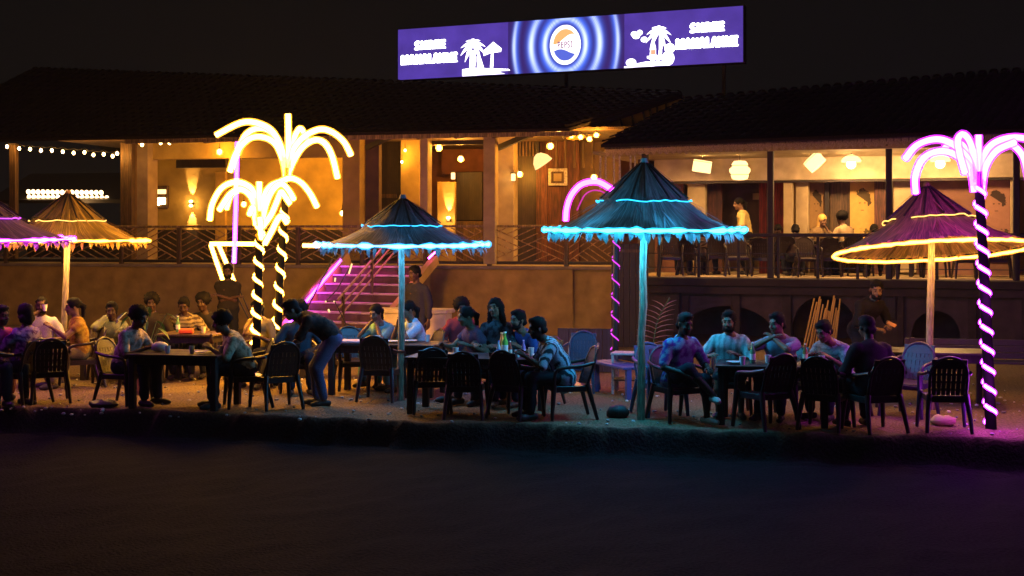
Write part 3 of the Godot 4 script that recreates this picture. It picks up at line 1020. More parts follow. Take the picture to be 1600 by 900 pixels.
# ---------------------------------------------------------------- the backlit sign on the roof
func roof_sign() -> void:
	var a := at(622, 125, 38.0)
	var b := at(1161, 95, 34.0)
	var h := 1.42
	var run := Vector3(b.x - a.x, 0, b.z - a.z)
	var len := run.length()
	var fr := Transform3D(Basis(Vector3.UP, -atan2(run.z, run.x)), Vector3(a.x, a.y, a.z))
	var o := thing("roof_sign", "long backlit purple and blue sign with palms and a round drink emblem on the roof", "sign", fr)
	one_box("sign_box", mats.black_metal, o, Vector3(len * 0.5, h * 0.5, -0.13), Vector3(len + 0.06, h + 0.06, 0.24), 0.02)
	for x in [0.6, len * 0.5, len - 0.6]:
		one_box("sign_post", mats.black_metal, o, Vector3(x, -0.5, -0.4), Vector3(0.08, 1.6, 0.08))
	var im := sign_print()
	var m := StandardMaterial3D.new()
	m.resource_name = "sign_print"
	m.albedo_color = Color(0.1, 0.1, 0.1)
	m.roughness = 0.4
	m.emission_enabled = true
	m.emission_texture = ImageTexture.create_from_image(im)
	m.emission = Color.WHITE
	m.emission_operator = BaseMaterial3D.EMISSION_OP_MULTIPLY
	m.emission_energy_multiplier = 0.5
	var q := MB.new()
	q.vert(Vector3(0, 0, 0), Vector3.BACK, Vector2(0, 1)); q.vert(Vector3(0, h, 0), Vector3.BACK, Vector2(0, 0))
	q.vert(Vector3(len, h, 0), Vector3.BACK, Vector2(1, 0)); q.vert(Vector3(len, 0, 0), Vector3.BACK, Vector2(1, 1))
	q.ix.append_array([0, 1, 2, 0, 2, 3])
	build(q, "sign_screen", m, o)
	var white := glow("sign_letter_glow", Color(1.0, 0.97, 1.0), 4.0)
	for t in [["SHREE", 0.056, 0.15, 0.655, 0.165], ["MAHALAXMI", 0.012, 0.187, 0.385, 0.18], ["SHREE", 0.862, 0.95, 0.655, 0.165], ["MAHALAXMI", 0.824, 0.986, 0.38, 0.18]]:
		sign_text(o, t[0], len * (t[1] + t[2]) * 0.5, h * t[3], len * (t[2] - t[1]), h * t[4], white, 0.02)
	sign_text(o, "PEPSI", len * 0.512, h * 0.5, len * 0.042, h * 0.13, glow("sign_ink_glow", Color(0.16, 0.05, 0.12), 0.7), 0.0)
	var area := AreaLight3D.new()
	area.name = "sign_light"
	area.area_size = Vector2(len, h)
	area.light_color = Color(0.5, 0.4, 1.0)
	area.light_energy = 0.03
	area.area_range = 40.0
	area.area_attenuation = 2.0
	area.shadow_enabled = true
	area.transform = Transform3D(Basis(Vector3.UP, PI) * Basis(), Vector3(len * 0.5, h * 0.5, 0.05))
	area.transform.basis = Basis(Vector3.UP, PI)
	o.add_child(area)

func sign_text(parent: Node, s: String, x: float, y: float, w: float, h: float, m: Material, fat: float) -> void:
	var t := TextMesh.new()
	var f := SystemFont.new()
	f.font_names = PackedStringArray(["Droid Sans"])
	f.font_weight = 700
	t.font = f
	t.text = s
	t.font_size = 64
	t.pixel_size = 0.01
	t.depth = 0.012
	t.material = m
	var bb := t.get_aabb()
	var k := Vector3(w / bb.size.x, h / bb.size.y, 1.0)
	var mi := place(t, "sign_lettering", parent)
	mi.scale = k
	mi.position = Vector3(x, y, 0.012) - bb.get_center() * k
	if fat > 0.0:
		for q in [Vector3(fat, 0, 0.001), Vector3(-fat, 0, 0.002), Vector3(0, fat, 0.003)]:
			var c := place(t, "sign_lettering", parent)
			c.scale = k
			c.position = mi.position + q

func sign_print() -> Image:
	var W := 1400
	var H := 216
	var im := Image.create(W, H, false, Image.FORMAT_RGBF)
	var f := FastNoiseLite.new()
	f.seed = 21
	f.frequency = 0.008
	var asp := float(W) / H
	for y in H:
		for x in W:
			var u := (x + 0.5) / W
			var v := (y + 0.5) / H
			var n := 1.0 + 0.25 * f.get_noise_2d(x, y)
			var c := Color(0.07, 0.036, 0.3) * n
			var p := Vector2((u - 0.512) * asp * 1.3, v - 0.5)
			var r := p.length()
			# rings of light spreading from the emblem
			if absf(p.x) < 1.42:
				var far := absf(p.x) - 1.27 + p.y * p.y * 0.3
				var ring := maxf(exp(-pow((r - 0.5) / 0.05, 2.0)), maxf(0.95 * exp(-pow((r - 0.84) / 0.06, 2.0)), 0.75 * exp(-pow(far / 0.04, 2.0))))
				var halo := maxf(exp(-pow((r - 0.52) / 0.12, 2.0)), maxf(0.8 * exp(-pow((r - 0.84) / 0.12, 2.0)), 0.7 * exp(-pow((far + 0.03) / 0.08, 2.0))))
				var dots := 0.72 + 0.28 * sin(r * 130.0) * sin(v * 170.0)
				c = Color(0.035, 0.016, 0.13).lerp(Color(0.06, 0.16, 0.95), clampf(halo * 1.1, 0, 1))
				var mid := 0.45 + 0.55 * exp(-p.y * p.y * 9.0)
				c = c.lerp(Color(1.0, 1.15, 1.5), clampf(ring * mid * dots * 1.1, 0, 1))
			im.set_pixel(x, y, c)
	# emblem: white disc, orange crown, blue bowl
	var cx := 0.512 * W
	var cy := 0.5 * H
	for y in H:
		for x in range(int(cx - 110), int(cx + 110)):
			var p := Vector2((x - cx) / H * 1.3, (y - cy) / H)
			var r := p.length()
			if r > 0.375: continue
			var c := Color(1.9, 1.8, 1.9)
			if r < 0.3:
				if p.y < -0.105 - 0.09 * sin(p.x * 7.0 + 0.4): c = Color(0.95, 0.44, 0.16)
				if p.y > 0.125 - 0.05 * sin(p.x * 8.0 + 2.6): c = Color(0.09, 0.13, 0.62)
			im.set_pixel(x, y, c)
	var ink := Color(3.2, 3.0, 3.3)
	# left picture: palm, sunshade, strip of sand
	print_palm(im, 0.217, 0.38, 0.2, 0.0, ink)
	print_blob(im, [Vector2(0.209, 0.5), Vector2(0.226, 0.5), Vector2(0.222, 0.96), Vector2(0.206, 0.96)], ink)
	print_blob(im, [Vector2(0.228, 0.62), Vector2(0.24, 0.66), Vector2(0.252, 0.92), Vector2(0.23, 0.94)], ink)
	print_blob(im, [Vector2(0.246, 0.53), Vector2(0.276, 0.36), Vector2(0.3, 0.5), Vector2(0.298, 0.56), Vector2(0.27, 0.57), Vector2(0.248, 0.62)], ink)
	print_blob(im, [Vector2(0.27, 0.55), Vector2(0.277, 0.55), Vector2(0.275, 0.92), Vector2(0.266, 0.92)], ink)
	print_blob(im, [Vector2(0.186, 0.86), Vector2(0.215, 0.84), Vector2(0.32, 0.9), Vector2(0.325, 0.93), Vector2(0.28, 0.935), Vector2(0.31, 0.985), Vector2(0.186, 0.99)], ink)
	# right picture: palm, bottle on a table, clouds, shrubs
	print_palm(im, 0.755, 0.36, 0.2, 0.25, ink)
	print_blob(im, [Vector2(0.757, 0.45), Vector2(0.768, 0.45), Vector2(0.764, 0.8), Vector2(0.755, 0.97), Vector2(0.744, 0.97), Vector2(0.756, 0.75)], ink)
	print_blob(im, [Vector2(0.655, 0.975), Vector2(0.69, 0.93), Vector2(0.72, 0.9), Vector2(0.79, 0.93), Vector2(0.79, 0.985), Vector2(0.655, 0.995)], ink)
	for q in [[0.675, 0.9, 0.014, 0.07], [0.787, 0.68, 0.014, 0.09], [0.782, 0.86, 0.017, 0.13], [0.684, 0.38, 0.009, 0.05], [0.69, 0.43, 0.01, 0.04], [0.7, 0.36, 0.008, 0.05], [0.713, 0.49, 0.009, 0.05]]:
		print_oval(im, q[0], q[1], q[2], q[3], 0.0, ink)
	print_blob(im, [Vector2(0.722, 0.8), Vector2(0.755, 0.8), Vector2(0.755, 0.84), Vector2(0.745, 0.87), Vector2(0.743, 0.96), Vector2(0.733, 0.96), Vector2(0.732, 0.87), Vector2(0.722, 0.84)], ink)
	print_blob(im, [Vector2(0.734, 0.55), Vector2(0.743, 0.55), Vector2(0.747, 0.66), Vector2(0.748, 0.8), Vector2(0.73, 0.8), Vector2(0.731, 0.66)], ink)
	print_blob(im, [Vector2(0.732, 0.69), Vector2(0.747, 0.69), Vector2(0.747, 0.78), Vector2(0.732, 0.78)], Color(1.4, 0.42, 0.25))
	return im

func print_palm(im: Image, u: float, v: float, r: float, lean: float, ink: Color) -> void:
	# crescent fronds arching out and down from the crown
	var asp := float(im.get_width()) / im.get_height()
	for k in 9:
		var an := -PI * 0.5 + (k - 4) * 0.62 + lean * 0.25
		var upper := PackedVector2Array()
		var lower := []
		for i in 9:
			var t := i / 8.0
			var c := Vector2(cos(an), sin(an)) * r * 1.25 * t + Vector2(0, r * 0.75 * t * t)
			var w := r * 0.17 * sin(PI * clampf(t * 0.85 + 0.15, 0.0, 1.0))
			var nrm := Vector2(-sin(an), cos(an)) * w
			upper.append(Vector2(u + (c.x + nrm.x) / asp, v + c.y + nrm.y))
			lower.push_front(Vector2(u + (c.x - nrm.x) / asp, v + c.y - nrm.y))
		var all := Array(upper)
		all.append_array(lower)
		print_blob(im, all, ink)

func along_sign(f: float) -> float:   # the sign's left end stands farther off than its right end
	return f * 38.0 / (34.0 + f * 4.0)

func print_oval(im: Image, u: float, v: float, ru: float, rv: float, an: float, ink: Color) -> void:
	var W := im.get_width()
	var H := im.get_height()
	var asp := float(W) / H
	u = along_sign(u)
	var a := ru * asp
	var m := maxf(a, rv)
	for y in range(maxi(0, int((v - m) * H)), mini(H, int((v + m) * H) + 1)):
		for x in range(maxi(0, int((u - m / asp) * W)), mini(W, int((u + m / asp) * W) + 1)):
			var p := Vector2((float(x) / W - u) * asp, float(y) / H - v).rotated(-an)
			if pow(p.x / a, 2) + pow(p.y / rv, 2) < 1.0: im.set_pixel(x, y, ink)

func print_blob(im: Image, pts: Array, ink: Color) -> void:
	var W := im.get_width()
	var H := im.get_height()
	var poly := PackedVector2Array(pts)
	for i in poly.size(): poly[i].x = along_sign(poly[i].x)
	var lo := poly[0]
	var hi := poly[0]
	for p in poly:
		lo = lo.min(p); hi = hi.max(p)
	for y in range(maxi(0, int(lo.y * H)), mini(H, int(hi.y * H) + 1)):
		for x in range(maxi(0, int(lo.x * W)), mini(W, int(hi.x * W) + 1)):
			if Geometry2D.is_point_in_polygon(Vector2((x + 0.5) / W, (y + 0.5) / H), poly): im.set_pixel(x, y, ink)

# ---------------------------------------------------------------- bulbs and shades
func bulb(p: Vector3, r: float, label: String, group: String, cord: float, energy: float) -> void:
	var o := thing("bulb_lamp", label, "lamp", Transform3D(Basis(), p), group)
	var m := MB.new()
	m.lathe(PackedVector2Array([Vector2(0.001, -r * 1.2), Vector2(r * 0.6, -r * 1.0), Vector2(r, -r * 0.2), Vector2(r * 0.85, r * 0.5), Vector2(r * 0.45, r * 1.1)]), 10)
	build(m, "bulb", mats.bulb_glow, o)
	var s := MB.new()
	s.tube(PackedVector3Array([Vector3(0, r * 1.05, 0), Vector3(0, r * 1.9, 0)]), r * 0.45, 8)
	build(s, "socket", mats.black_metal, o)
	if energy > 0.1:
		var gm := MB.new()
		gm.ball(Vector3(0, -r * 0.1, 0), Vector3(r, r, r) * 1.55, 12)
		build(gm, "globe_lamp", mats.globe_sleeve, o)
	if cord > 0.0:
		var c := MB.new()
		c.tube(PackedVector3Array([Vector3(0, r * 1.8, 0), Vector3(0, r * 1.8 + cord, 0)]), 0.007, 5)
		build(c, "cord", mats.black_metal, o)
	if energy > 0.0: lamp(o, Vector3(0, -r * 0.2, 0), Color(1.0, 0.38, 0.035), energy * 1.5, r * 0.6)

func cable(pts: Array, label: String) -> void:
	var o := thing("lamp_cable", label, "cable")
	var m := MB.new()
	var line := PackedVector3Array()
	for i in pts.size() - 1:
		for k in 6:
			var t := k / 6.0
			line.append(pts[i].lerp(pts[i + 1], t) - Vector3(0, 0.05 * sin(PI * t), 0))
	line.append(pts[-1])
	m.tube(line, 0.009, 5)
	build(m, "cable", mats.black_metal, o)

func veranda_lights() -> void:
	var lf := left_frame
	var spots := [[11, 232], [30, 235], [47, 236], [64, 238], [81, 238], [98, 240], [115, 242], [132, 241], [146, 245], [162, 244], [176, 247], [183, 243]]
	var cab := []
	for k in spots.size():
		var p := lf * on_wall(lf, spots[k][0], spots[k][1] - 3.0, 0.1)
		cab.append(p + Vector3(0, 0.12, 0))
		bulb(p, 0.04, "warm bulb on the sagging left cable, %s" % ["first from the left", "second from the left", "third from the left", "fourth from the left", "fifth from the left", "sixth from the left", "sixth from the post", "fifth from the post", "fourth from the post", "third from the post", "second from the post", "nearest the post"][k], "bulbs on the left cable", 0.0, 0.05)
	cable(cab, "sagging black cable of warm bulbs at the left end of the veranda")
	for q in [[222, 226, "over the cream end wall"], [251, 223, "left of two close together under the eave"], [265, 223, "right of two close together under the eave"]]:
		bulb(lf * on_wall(lf, q[0], q[1], 0.5), 0.042, "small bulb under the left eave, " + q[2], "bulbs under the left eave", 0.05, 0.05)
	var pend := [[343, 237, -0.3, "left of the neon palms", 0.4], [381, 319, -2.6, "low beside the short neon palm", 0.3], [633, 235, -1.8, "upper one on the ochre panel left of the cream column", 0.05], [628, 253, -1.8, "lower one on the ochre panel left of the cream column", 0.05], [686, 231, -1.2, "left one in the dark middle bay", 0.7], [720, 248, -2.4, "lower right one in the dark middle bay", 0.8], [812, 272, -2.6, "low one right of the tall column", 0.5], [860, 228, -1.0, "above the white picture frame", 0.7], [928, 277, -2.8, "above the pink neon arc", 0.3], [535, 333, -2.9, "low on the wall right of the neon palms", 0.15], [482, 238, -2.2, "behind the tall neon palm", 0.9]]
	for q in pend:
		var small: bool = q[4] < 0.1
		bulb(lf * on_wall(lf, q[0], q[1], q[2]), 0.03 if small else 0.055, "pendant bulb in the veranda, " + q[3], "pendant bulbs in the veranda", 0.12, q[4])
	var cab2 := []
	for q in [[873, 206, "first"], [893, 212, "second"], [907, 214, "third"], [921, 217, "fourth"], [932, 211, "fifth"]]:
		var p := lf * on_wall(lf, q[0], q[1], 0.3)
		cab2.append(p + Vector3(0, 0.12, 0))
		bulb(p, 0.04, "round bulb on the short gable cable, %s from the left" % q[2], "bulbs under the gable", 0.0, 0.4)
	cable(cab2, "short black cable with five bulbs under the gable")
	# wall sconces with beams up and down
	sconce(299, 318, -3.39, true, "wall sconce throwing light up and down left of the neon palms")
	sconce(701, 344, -2.75, false, "wall sconce throwing light upward on the panel of the middle bay")
	# little lantern boxes
	for q in [[708, 275, -3.9, "amber lantern box on the cupboard of the middle bay"], [802, 277, -1.3, "amber lantern box right of the tall column"]]:
		var o := thing("lantern_box", q[3], "lamp", lf * Transform3D(Basis(), on_wall(lf, q[0], q[1], q[2])))
		one_box("lantern_light", mats.shade_glow, o, Vector3.ZERO, Vector3(0.09, 0.17, 0.09), 0.01)
		one_box("lantern_lid", mats.black_metal, o, Vector3(0, 0.1, 0), Vector3(0.12, 0.025, 0.12))
		lamp(o, Vector3(0, 0, 0.12), Color(1, 0.5, 0.12), 0.1, 0.05)
	# tilted cloth shade in the dark bay
	var cs := thing("cloth_lampshade", "tilted cone lampshade of pale cloth glowing in the dark right bay", "lamp", lf * Transform3D(Basis.from_euler(Vector3(0.1, 0, 0.6)), on_wall(lf, 845, 250, -0.6)))
	var cm := MB.new()
	cm.lathe(PackedVector2Array([Vector2(0.24, -0.12), Vector2(0.2, 0.02), Vector2(0.1, 0.14), Vector2(0.02, 0.17)]), 18)
	build(cm, "shade_lamp", glow("cloth_shade_glow", Color(1.0, 0.55, 0.2), 0.7), cs)
	var cc := MB.new()
	cc.tube(PackedVector3Array([Vector3(0, 0.16, 0), Vector3(0.14, 0.42, 0)]), 0.008, 5)
	build(cc, "cord", mats.black_metal, cs)
	lamp(cs, Vector3(0, -0.1, 0), Color(1, 0.5, 0.14), 0.5, 0.08)
	# the lampshades of the terrace on the right
	var rf := right_frame
	var drum := PackedVector2Array([Vector2(0.2, -0.13), Vector2(0.205, -0.12), Vector2(0.205, 0.12), Vector2(0.2, 0.13), Vector2(0.03, 0.135)])
	var hive := PackedVector2Array([Vector2(0.1, -0.21), Vector2(0.17, -0.19), Vector2(0.2, -0.1), Vector2(0.19, -0.085), Vector2(0.23, -0.03), Vector2(0.23, 0.03), Vector2(0.19, 0.06), Vector2(0.17, 0.08), Vector2(0.18, 0.13), Vector2(0.13, 0.2), Vector2(0.03, 0.21)])
	var bell := PackedVector2Array([Vector2(0.2, -0.03), Vector2(0.21, 0.0), Vector2(0.17, 0.06), Vector2(0.1, 0.11), Vector2(0.02, 0.13)])
	for q in [[1097, 260, drum, -0.16, "tilted drum lampshade, leftmost over the terrace"], [1156, 266, hive, 0.0, "three tiered basket lampshade over the terrace"], [1273, 253, drum, 0.75, "steeply tilted bright drum lampshade right of the post"], [1330, 251, bell, 0.0, "bell lampshade with bare bulb over the seated guests"], [1469, 250, bell, 0.0, "bell lampshade seen behind the purple neon palm"]]:
		var o := thing("hanging_lampshade", q[4], "lamp", rf * Transform3D(Basis(Vector3.BACK, q[3]), on_wall(rf, q[0], q[1], -1.1)), "lampshades over the terrace")
		var m := MB.new()
		m.lathe(q[2], 20)
		build(m, "shade_lamp", mats.shade_glow, o)
		if q[2] != hive:
			var r := MB.new()
			r.ball(Vector3(0, -0.03 if q[2] == drum else -0.08, 0), Vector3(0.1, 0.1, 0.1) if q[2] == bell else Vector3(0.13, 0.08, 0.13), 10)
			build(r, "bulb", mats.bulb_glow, o)
		for y in ([-0.1, 0.03, 0.1] if q[2] == hive else [0.1]):
			var hp := PackedVector3Array()
			var rad: float = 0.208 if q[2] == drum else (0.21 if q[2] == hive else 0.12)
			for k in 18: hp.append(Vector3(cos(TAU * k / 18) * rad, y, sin(TAU * k / 18) * rad))
			var hm := MB.new()
			hm.tube(hp, 0.006, 5, false, true)
			build(hm, "hoop", mats.wood_mid, o)
		var c := MB.new()
		var up := Basis(Vector3.BACK, -q[3]) * Vector3(0, 0.42, 0)
		c.tube(PackedVector3Array([Vector3(0, 0.12, 0), Vector3(0, 0.12, 0) + up]), 0.008, 5)
		build(c, "cord", mats.black_metal, o)
		lamp(o, Vector3(0, -0.05, 0), Color(1, 0.54, 0.2), 2.8, 0.1)

func sconce(px: float, py: float, w: float, both: bool, label: String) -> void:
	var p := on_wall(left_frame, px, py, w)
	var o := thing("wall_sconce", label, "lamp", left_frame * Transform3D(Basis(), p))
	one_box("sconce_body", mats.black_metal, o, Vector3(0, 0, 0.0), Vector3(0.1, 0.06, 0.12), 0.01)
	for s in ([1.0, -1.0] if both else [1.0]):
		var m := MB.new()
		m.ball(Vector3(0, s * 0.06, 0.03), Vector3(0.055, 0.035, 0.05), 8)
		build(m, "sconce_bulb", mats.bulb_glow, o)
		spot(o, Vector3(0, s * 0.1, 0.05), Vector3(0, s, -0.3), Color(1, 0.52, 0.18), 2.2, 20.0, 0.02)
	lamp(o, Vector3(0, 0, 0.15), Color(1, 0.5, 0.14), 0.12, 0.04)

# ---------------------------------------------------------------- neon palms
func smooth_line(pts: Array, per := 6) -> PackedVector3Array:
	var line := PackedVector3Array()
	for i in pts.size() - 1:
		var p0: Vector3 = pts[maxi(i - 1, 0)]
		var p1: Vector3 = pts[i]
		var p2: Vector3 = pts[i + 1]
		var p3: Vector3 = pts[mini(i + 2, pts.size() - 1)]
		for k in per:
			line.append(p1.cubic_interpolate(p2, p0, p3, float(k) / per))
	line.append(pts[-1])
	return line

func frond(parent: Node3D, d: float, pts: Array, depth: float, r: float, m: String) -> void:
	# a bent tube of light; depth is how far its tip comes forward or goes back
	var line := []
	for i in pts.size():
		var t := float(i) / (pts.size() - 1)
		line.append(parent.transform.affine_inverse() * at(pts[i][0], pts[i][1], d) + Vector3(0, 0, depth * t * t))
	light_tube("neon_tube", smooth_line(line), r * 0.82, m, parent, 8, false, Transform3D(), 1.5)

func spiral(parent: Node3D, top: Vector3, bottom: Vector3, turns: float, rad: float, r: float, phase: float, m: String) -> void:
	# rope light wound round the trunk, clipped down in half turns
	var halves := int(turns * 2.0)
	for hf in halves:
		var line := PackedVector3Array()
		for i in 9:
			var t := (hf + 0.1 + 0.8 * i / 8.0) / halves
			var an := phase + t * turns * TAU
			line.append(top.lerp(bottom, t) + Vector3(-cos(an) * rad, 0, sin(an) * rad))
		light_tube("neon_spiral_tube", line, r * 0.85, m, parent, 7, false, Transform3D(), 1.5)

func palms() -> void:
	# tall amber palm
	var d := 20.5
	var amber := Color(1.0, 0.41, 0.03)
	var o := thing("neon_palm_tree", "tallest amber neon palm tree with wide arching tube fronds", "neon palm", Transform3D(Basis(), on_sand(430, d)), "neon palm trees")
	var inv := o.transform.affine_inverse()
	var tr := MB.new()
	var top := inv * at(449, 262, d)
	tr.tube(PackedVector3Array([Vector3(0, -0.2, 0), inv * at(437, 440, d), top]), PackedFloat32Array([0.066, 0.06, 0.05]), 10)
	build(tr, "trunk", mats.trunk_black, o)
	var g := "amber"
	for q in [
		[[[446, 275], [441, 235], [426, 205], [403, 193], [380, 194], [345, 214]], 0.35],
		[[[447, 272], [437, 228], [420, 204], [397, 200], [377, 211], [363, 238]], -0.4],
		[[[447, 278], [441, 247], [430, 224], [412, 215], [393, 219], [377, 240], [370, 270]], 0.5],
		[[[451, 278], [451, 240], [450, 178]], 0.0],
		[[[451, 262], [455, 226], [465, 199], [472, 214]], -0.5],
		[[[452, 262], [458, 236], [474, 215], [499, 203], [520, 207], [540, 223], [552, 244]], 0.3],
		[[[452, 268], [459, 252], [473, 231], [492, 220], [509, 224], [523, 244], [534, 280]], 0.5]]:
		frond(o, d, q[0], q[1], 0.047, g)
	spiral(o, inv * at(448, 300, d) , inv * at(431, 516, d), 7.5, 0.058, 0.03, 0.0, g)
	lamp(o, top + Vector3(0, 0.35, 0.3), amber, 2.2, 0.3)
	lamp(o, top + Vector3(0, -0.1, -0.5), amber, 2.2, 0.3)
	lamp(o, (inv * at(434, 430, d)) + Vector3(0.1, 0, -0.4), amber, 2.4, 0.2)
	# short amber palm
	var o2 := thing("neon_palm_tree", "shorter amber neon palm tree, left and in front of the tallest", "neon palm", Transform3D(Basis(), on_sand(397, d - 0.4)), "neon palm trees")
	d -= 0.4
	inv = o2.transform.affine_inverse()
	var tr2 := MB.new()
	top = inv * at(406, 330, d)
	tr2.tube(PackedVector3Array([Vector3(0, -0.2, 0), inv * at(404, 440, d), top]), PackedFloat32Array([0.066, 0.06, 0.05]), 10)
	build(tr2, "trunk", mats.trunk_black, o2)
	for q in [
		[[[401, 345], [397, 303], [386, 289], [368, 285], [349, 295], [337, 320], [336, 344]], 0.35],
		[[[402, 348], [395, 312], [381, 297], [366, 304], [354, 329]], 0.5],
		[[[403, 340], [396, 300], [376, 292], [357, 302], [345, 325]], -0.4],
		[[[405, 358], [405, 320], [405, 284]], 0.0],
		[[[400, 352], [397, 325], [396, 335]], 0.3],
		[[[408, 345], [412, 310], [422, 292], [439, 284], [456, 279], [473, 286], [488, 303], [500, 324]], 0.3],
		[[[409, 350], [416, 320], [428, 297], [443, 288], [457, 299], [467, 312]], 0.5],
		[[[408, 357], [424, 335], [436, 308], [441, 300], [448, 308], [456, 318]], 0.2],
		[[[413, 382], [424, 362], [437, 338], [447, 349]], -0.1],
		[[[404, 365], [408, 372], [408, 340]], 0.1]]:
		frond(o2, d, q[0], q[1], 0.045, g)
	spiral(o2, inv * at(407, 352, d), inv * at(398, 538, d), 7.0, 0.058, 0.03, 0.0, g)
	lamp(o2, top + Vector3(0, 0.3, 0.35), amber, 2.2, 0.3)
	lamp(o2, (inv * at(402, 470, d)) + Vector3(-0.1, 0, -0.4), amber, 1.0, 0.2)
	# purple palm at the right edge
	d = 15.9
	var violet := Color(0.62, 0.05, 1.0)
	var p := thing("neon_palm_tree", "purple neon palm tree at the right edge, its trunk wound with light", "neon palm", Transform3D(Basis(), on_sand(1550, d)), "neon palm trees")
	inv = p.transform.affine_inverse()
	top = inv * at(1529, 268, d)
	var tr3 := MB.new()
	tr3.tube(PackedVector3Array([Vector3(0, -0.25, 0), inv * at(1538, 440, d), top]), PackedFloat32Array([0.066, 0.06, 0.052]), 10)
	build(tr3, "trunk", mats.trunk_black, p)
	var u := "purple"
	for q in [
		[[[1523, 290], [1516, 256], [1500, 236], [1478, 222], [1453, 219], [1424, 229], [1403, 250]], 0.3],
		[[[1522, 300], [1516, 266], [1500, 248], [1478, 238], [1453, 239], [1431, 252], [1417, 278], [1413, 303]], 0.45],
		[[[1524, 280], [1520, 240], [1511, 219], [1498, 211], [1486, 221], [1483, 245], [1483, 273]], 0.55],
		[[[1524, 285], [1517, 248], [1506, 225], [1493, 222], [1486, 232]], -0.3],
		[[[1529, 300], [1529, 260], [1529, 211]], 0.0],
		[[[1533, 285], [1537, 245], [1547, 227], [1564, 218], [1584, 216], [1604, 223], [1630, 246]], 0.3],
		[[[1534, 290], [1540, 250], [1552, 230], [1580, 221], [1610, 240], [1628, 280]], -0.4],
		[[[1534, 300], [1538, 262], [1549, 237], [1566, 226]], 0.4]]:
		frond(p, d, q[0], q[1], 0.043, u)
	spiral(p, inv * at(1530, 290, d), inv * at(1548, 662, d), 12.0, 0.058, 0.026, 0.0, u)
	lamp(p, top + Vector3(0, 0.2, 0.35), violet, 0.8, 0.3)
	lamp(p, (inv * at(1541, 470, d)) + Vector3(0, 0, 0.3), violet, 0.3, 0.2)
	lamp(p, (inv * at(1546, 600, d)) + Vector3(-0.05, 0, 0.3), violet, 0.3, 0.2)
	# pink palm behind the cyan umbrella
	d = 20.2
	var pk := thing("neon_palm_tree", "pink neon palm tree with dim wound trunk, mostly behind the cyan umbrella", "neon palm", Transform3D(Basis(), on_sand(961, d)), "neon palm trees")
	inv = pk.transform.affine_inverse()
	var tr4 := MB.new()
	tr4.tube(PackedVector3Array([Vector3(0, -0.2, 0), inv * at(963, 400, d), inv * at(962, 320, d)]), 0.05, 10)
	build(tr4, "trunk", mats.black_metal, pk)
	frond(pk, d, [[961, 330], [957, 300], [951, 293], [932, 284], [909, 288], [893, 304], [885, 325], [883, 345]], 0.2, 0.046, "magenta")
	frond(pk, d, [[961, 335], [948, 305], [931, 297], [915, 304], [903, 328]], -0.3, 0.012, "dimpink")
	frond(pk, d, [[962, 330], [975, 296], [1000, 290], [1022, 310]], 0.2, 0.046, "magenta")
	spiral(pk, inv * at(963, 375, d), inv * at(960, 548, d), 6.0, 0.058, 0.012, 0.0, "dimviolet")
	lamp(pk, (inv * at(915, 300, d)) + Vector3(0, 0, -0.3), Color(0.85, 0.05, 0.7), 0.9, 0.2)

func cocktail_neon() -> void:
	var d := 25.6
	var o := thing("neon_cocktail_sign", "amber neon cocktail glass outline with a purple straw, before the railing", "neon sign", Transform3D(Basis(), on_sand(420, d)))
	var inv := o.transform.affine_inverse()
	for q in [[[[328, 381], [370, 381], [412, 381.5]], "a"], [[[473, 383.5], [500, 384], [530, 384]], "a"], [[[329, 382], [339, 412], [351, 446]], "a"], [[[342, 384], [354, 412], [367, 443]], "a"], [[[347, 497], [342, 510]], "a"], [[[371, 222], [369, 300], [366, 411]], "v"]]:
		var line := PackedVector3Array()
		for p in q[0]: line.append(inv * at(p[0], p[1], d - (0.05 if q[1] == "v" else 0.0)))
		light_tube("neon_tube", line, 0.034, "amber" if q[1] == "a" else "violet", o)
	for q in [[328, 381, 420, 560], [530, 384, 440, 560]]:
		var m := MB.new()
		m.tube(PackedVector3Array([inv * at(q[0], q[1], d + 0.06), inv * at(q[2], q[3], d + 0.06)]), 0.015, 6)
		build(m, "frame_bar", mats.black_metal, o)
	var sb := MB.new()
	sb.tube(PackedVector3Array([inv * at(372, 215, d + 0.03), inv * at(365, 430, d + 0.03), inv * at(420, 560, d + 0.06)]), 0.012, 6)
	build(sb, "frame_bar", mats.black_metal, o)
	lamp(o, inv * at(352, 400, d - 0.3), Color(1, 0.46, 0.07), 0.6, 0.2)
	lamp(o, inv * at(380, 370, d + 0.4), Color(1, 0.46, 0.07), 0.6, 0.2)

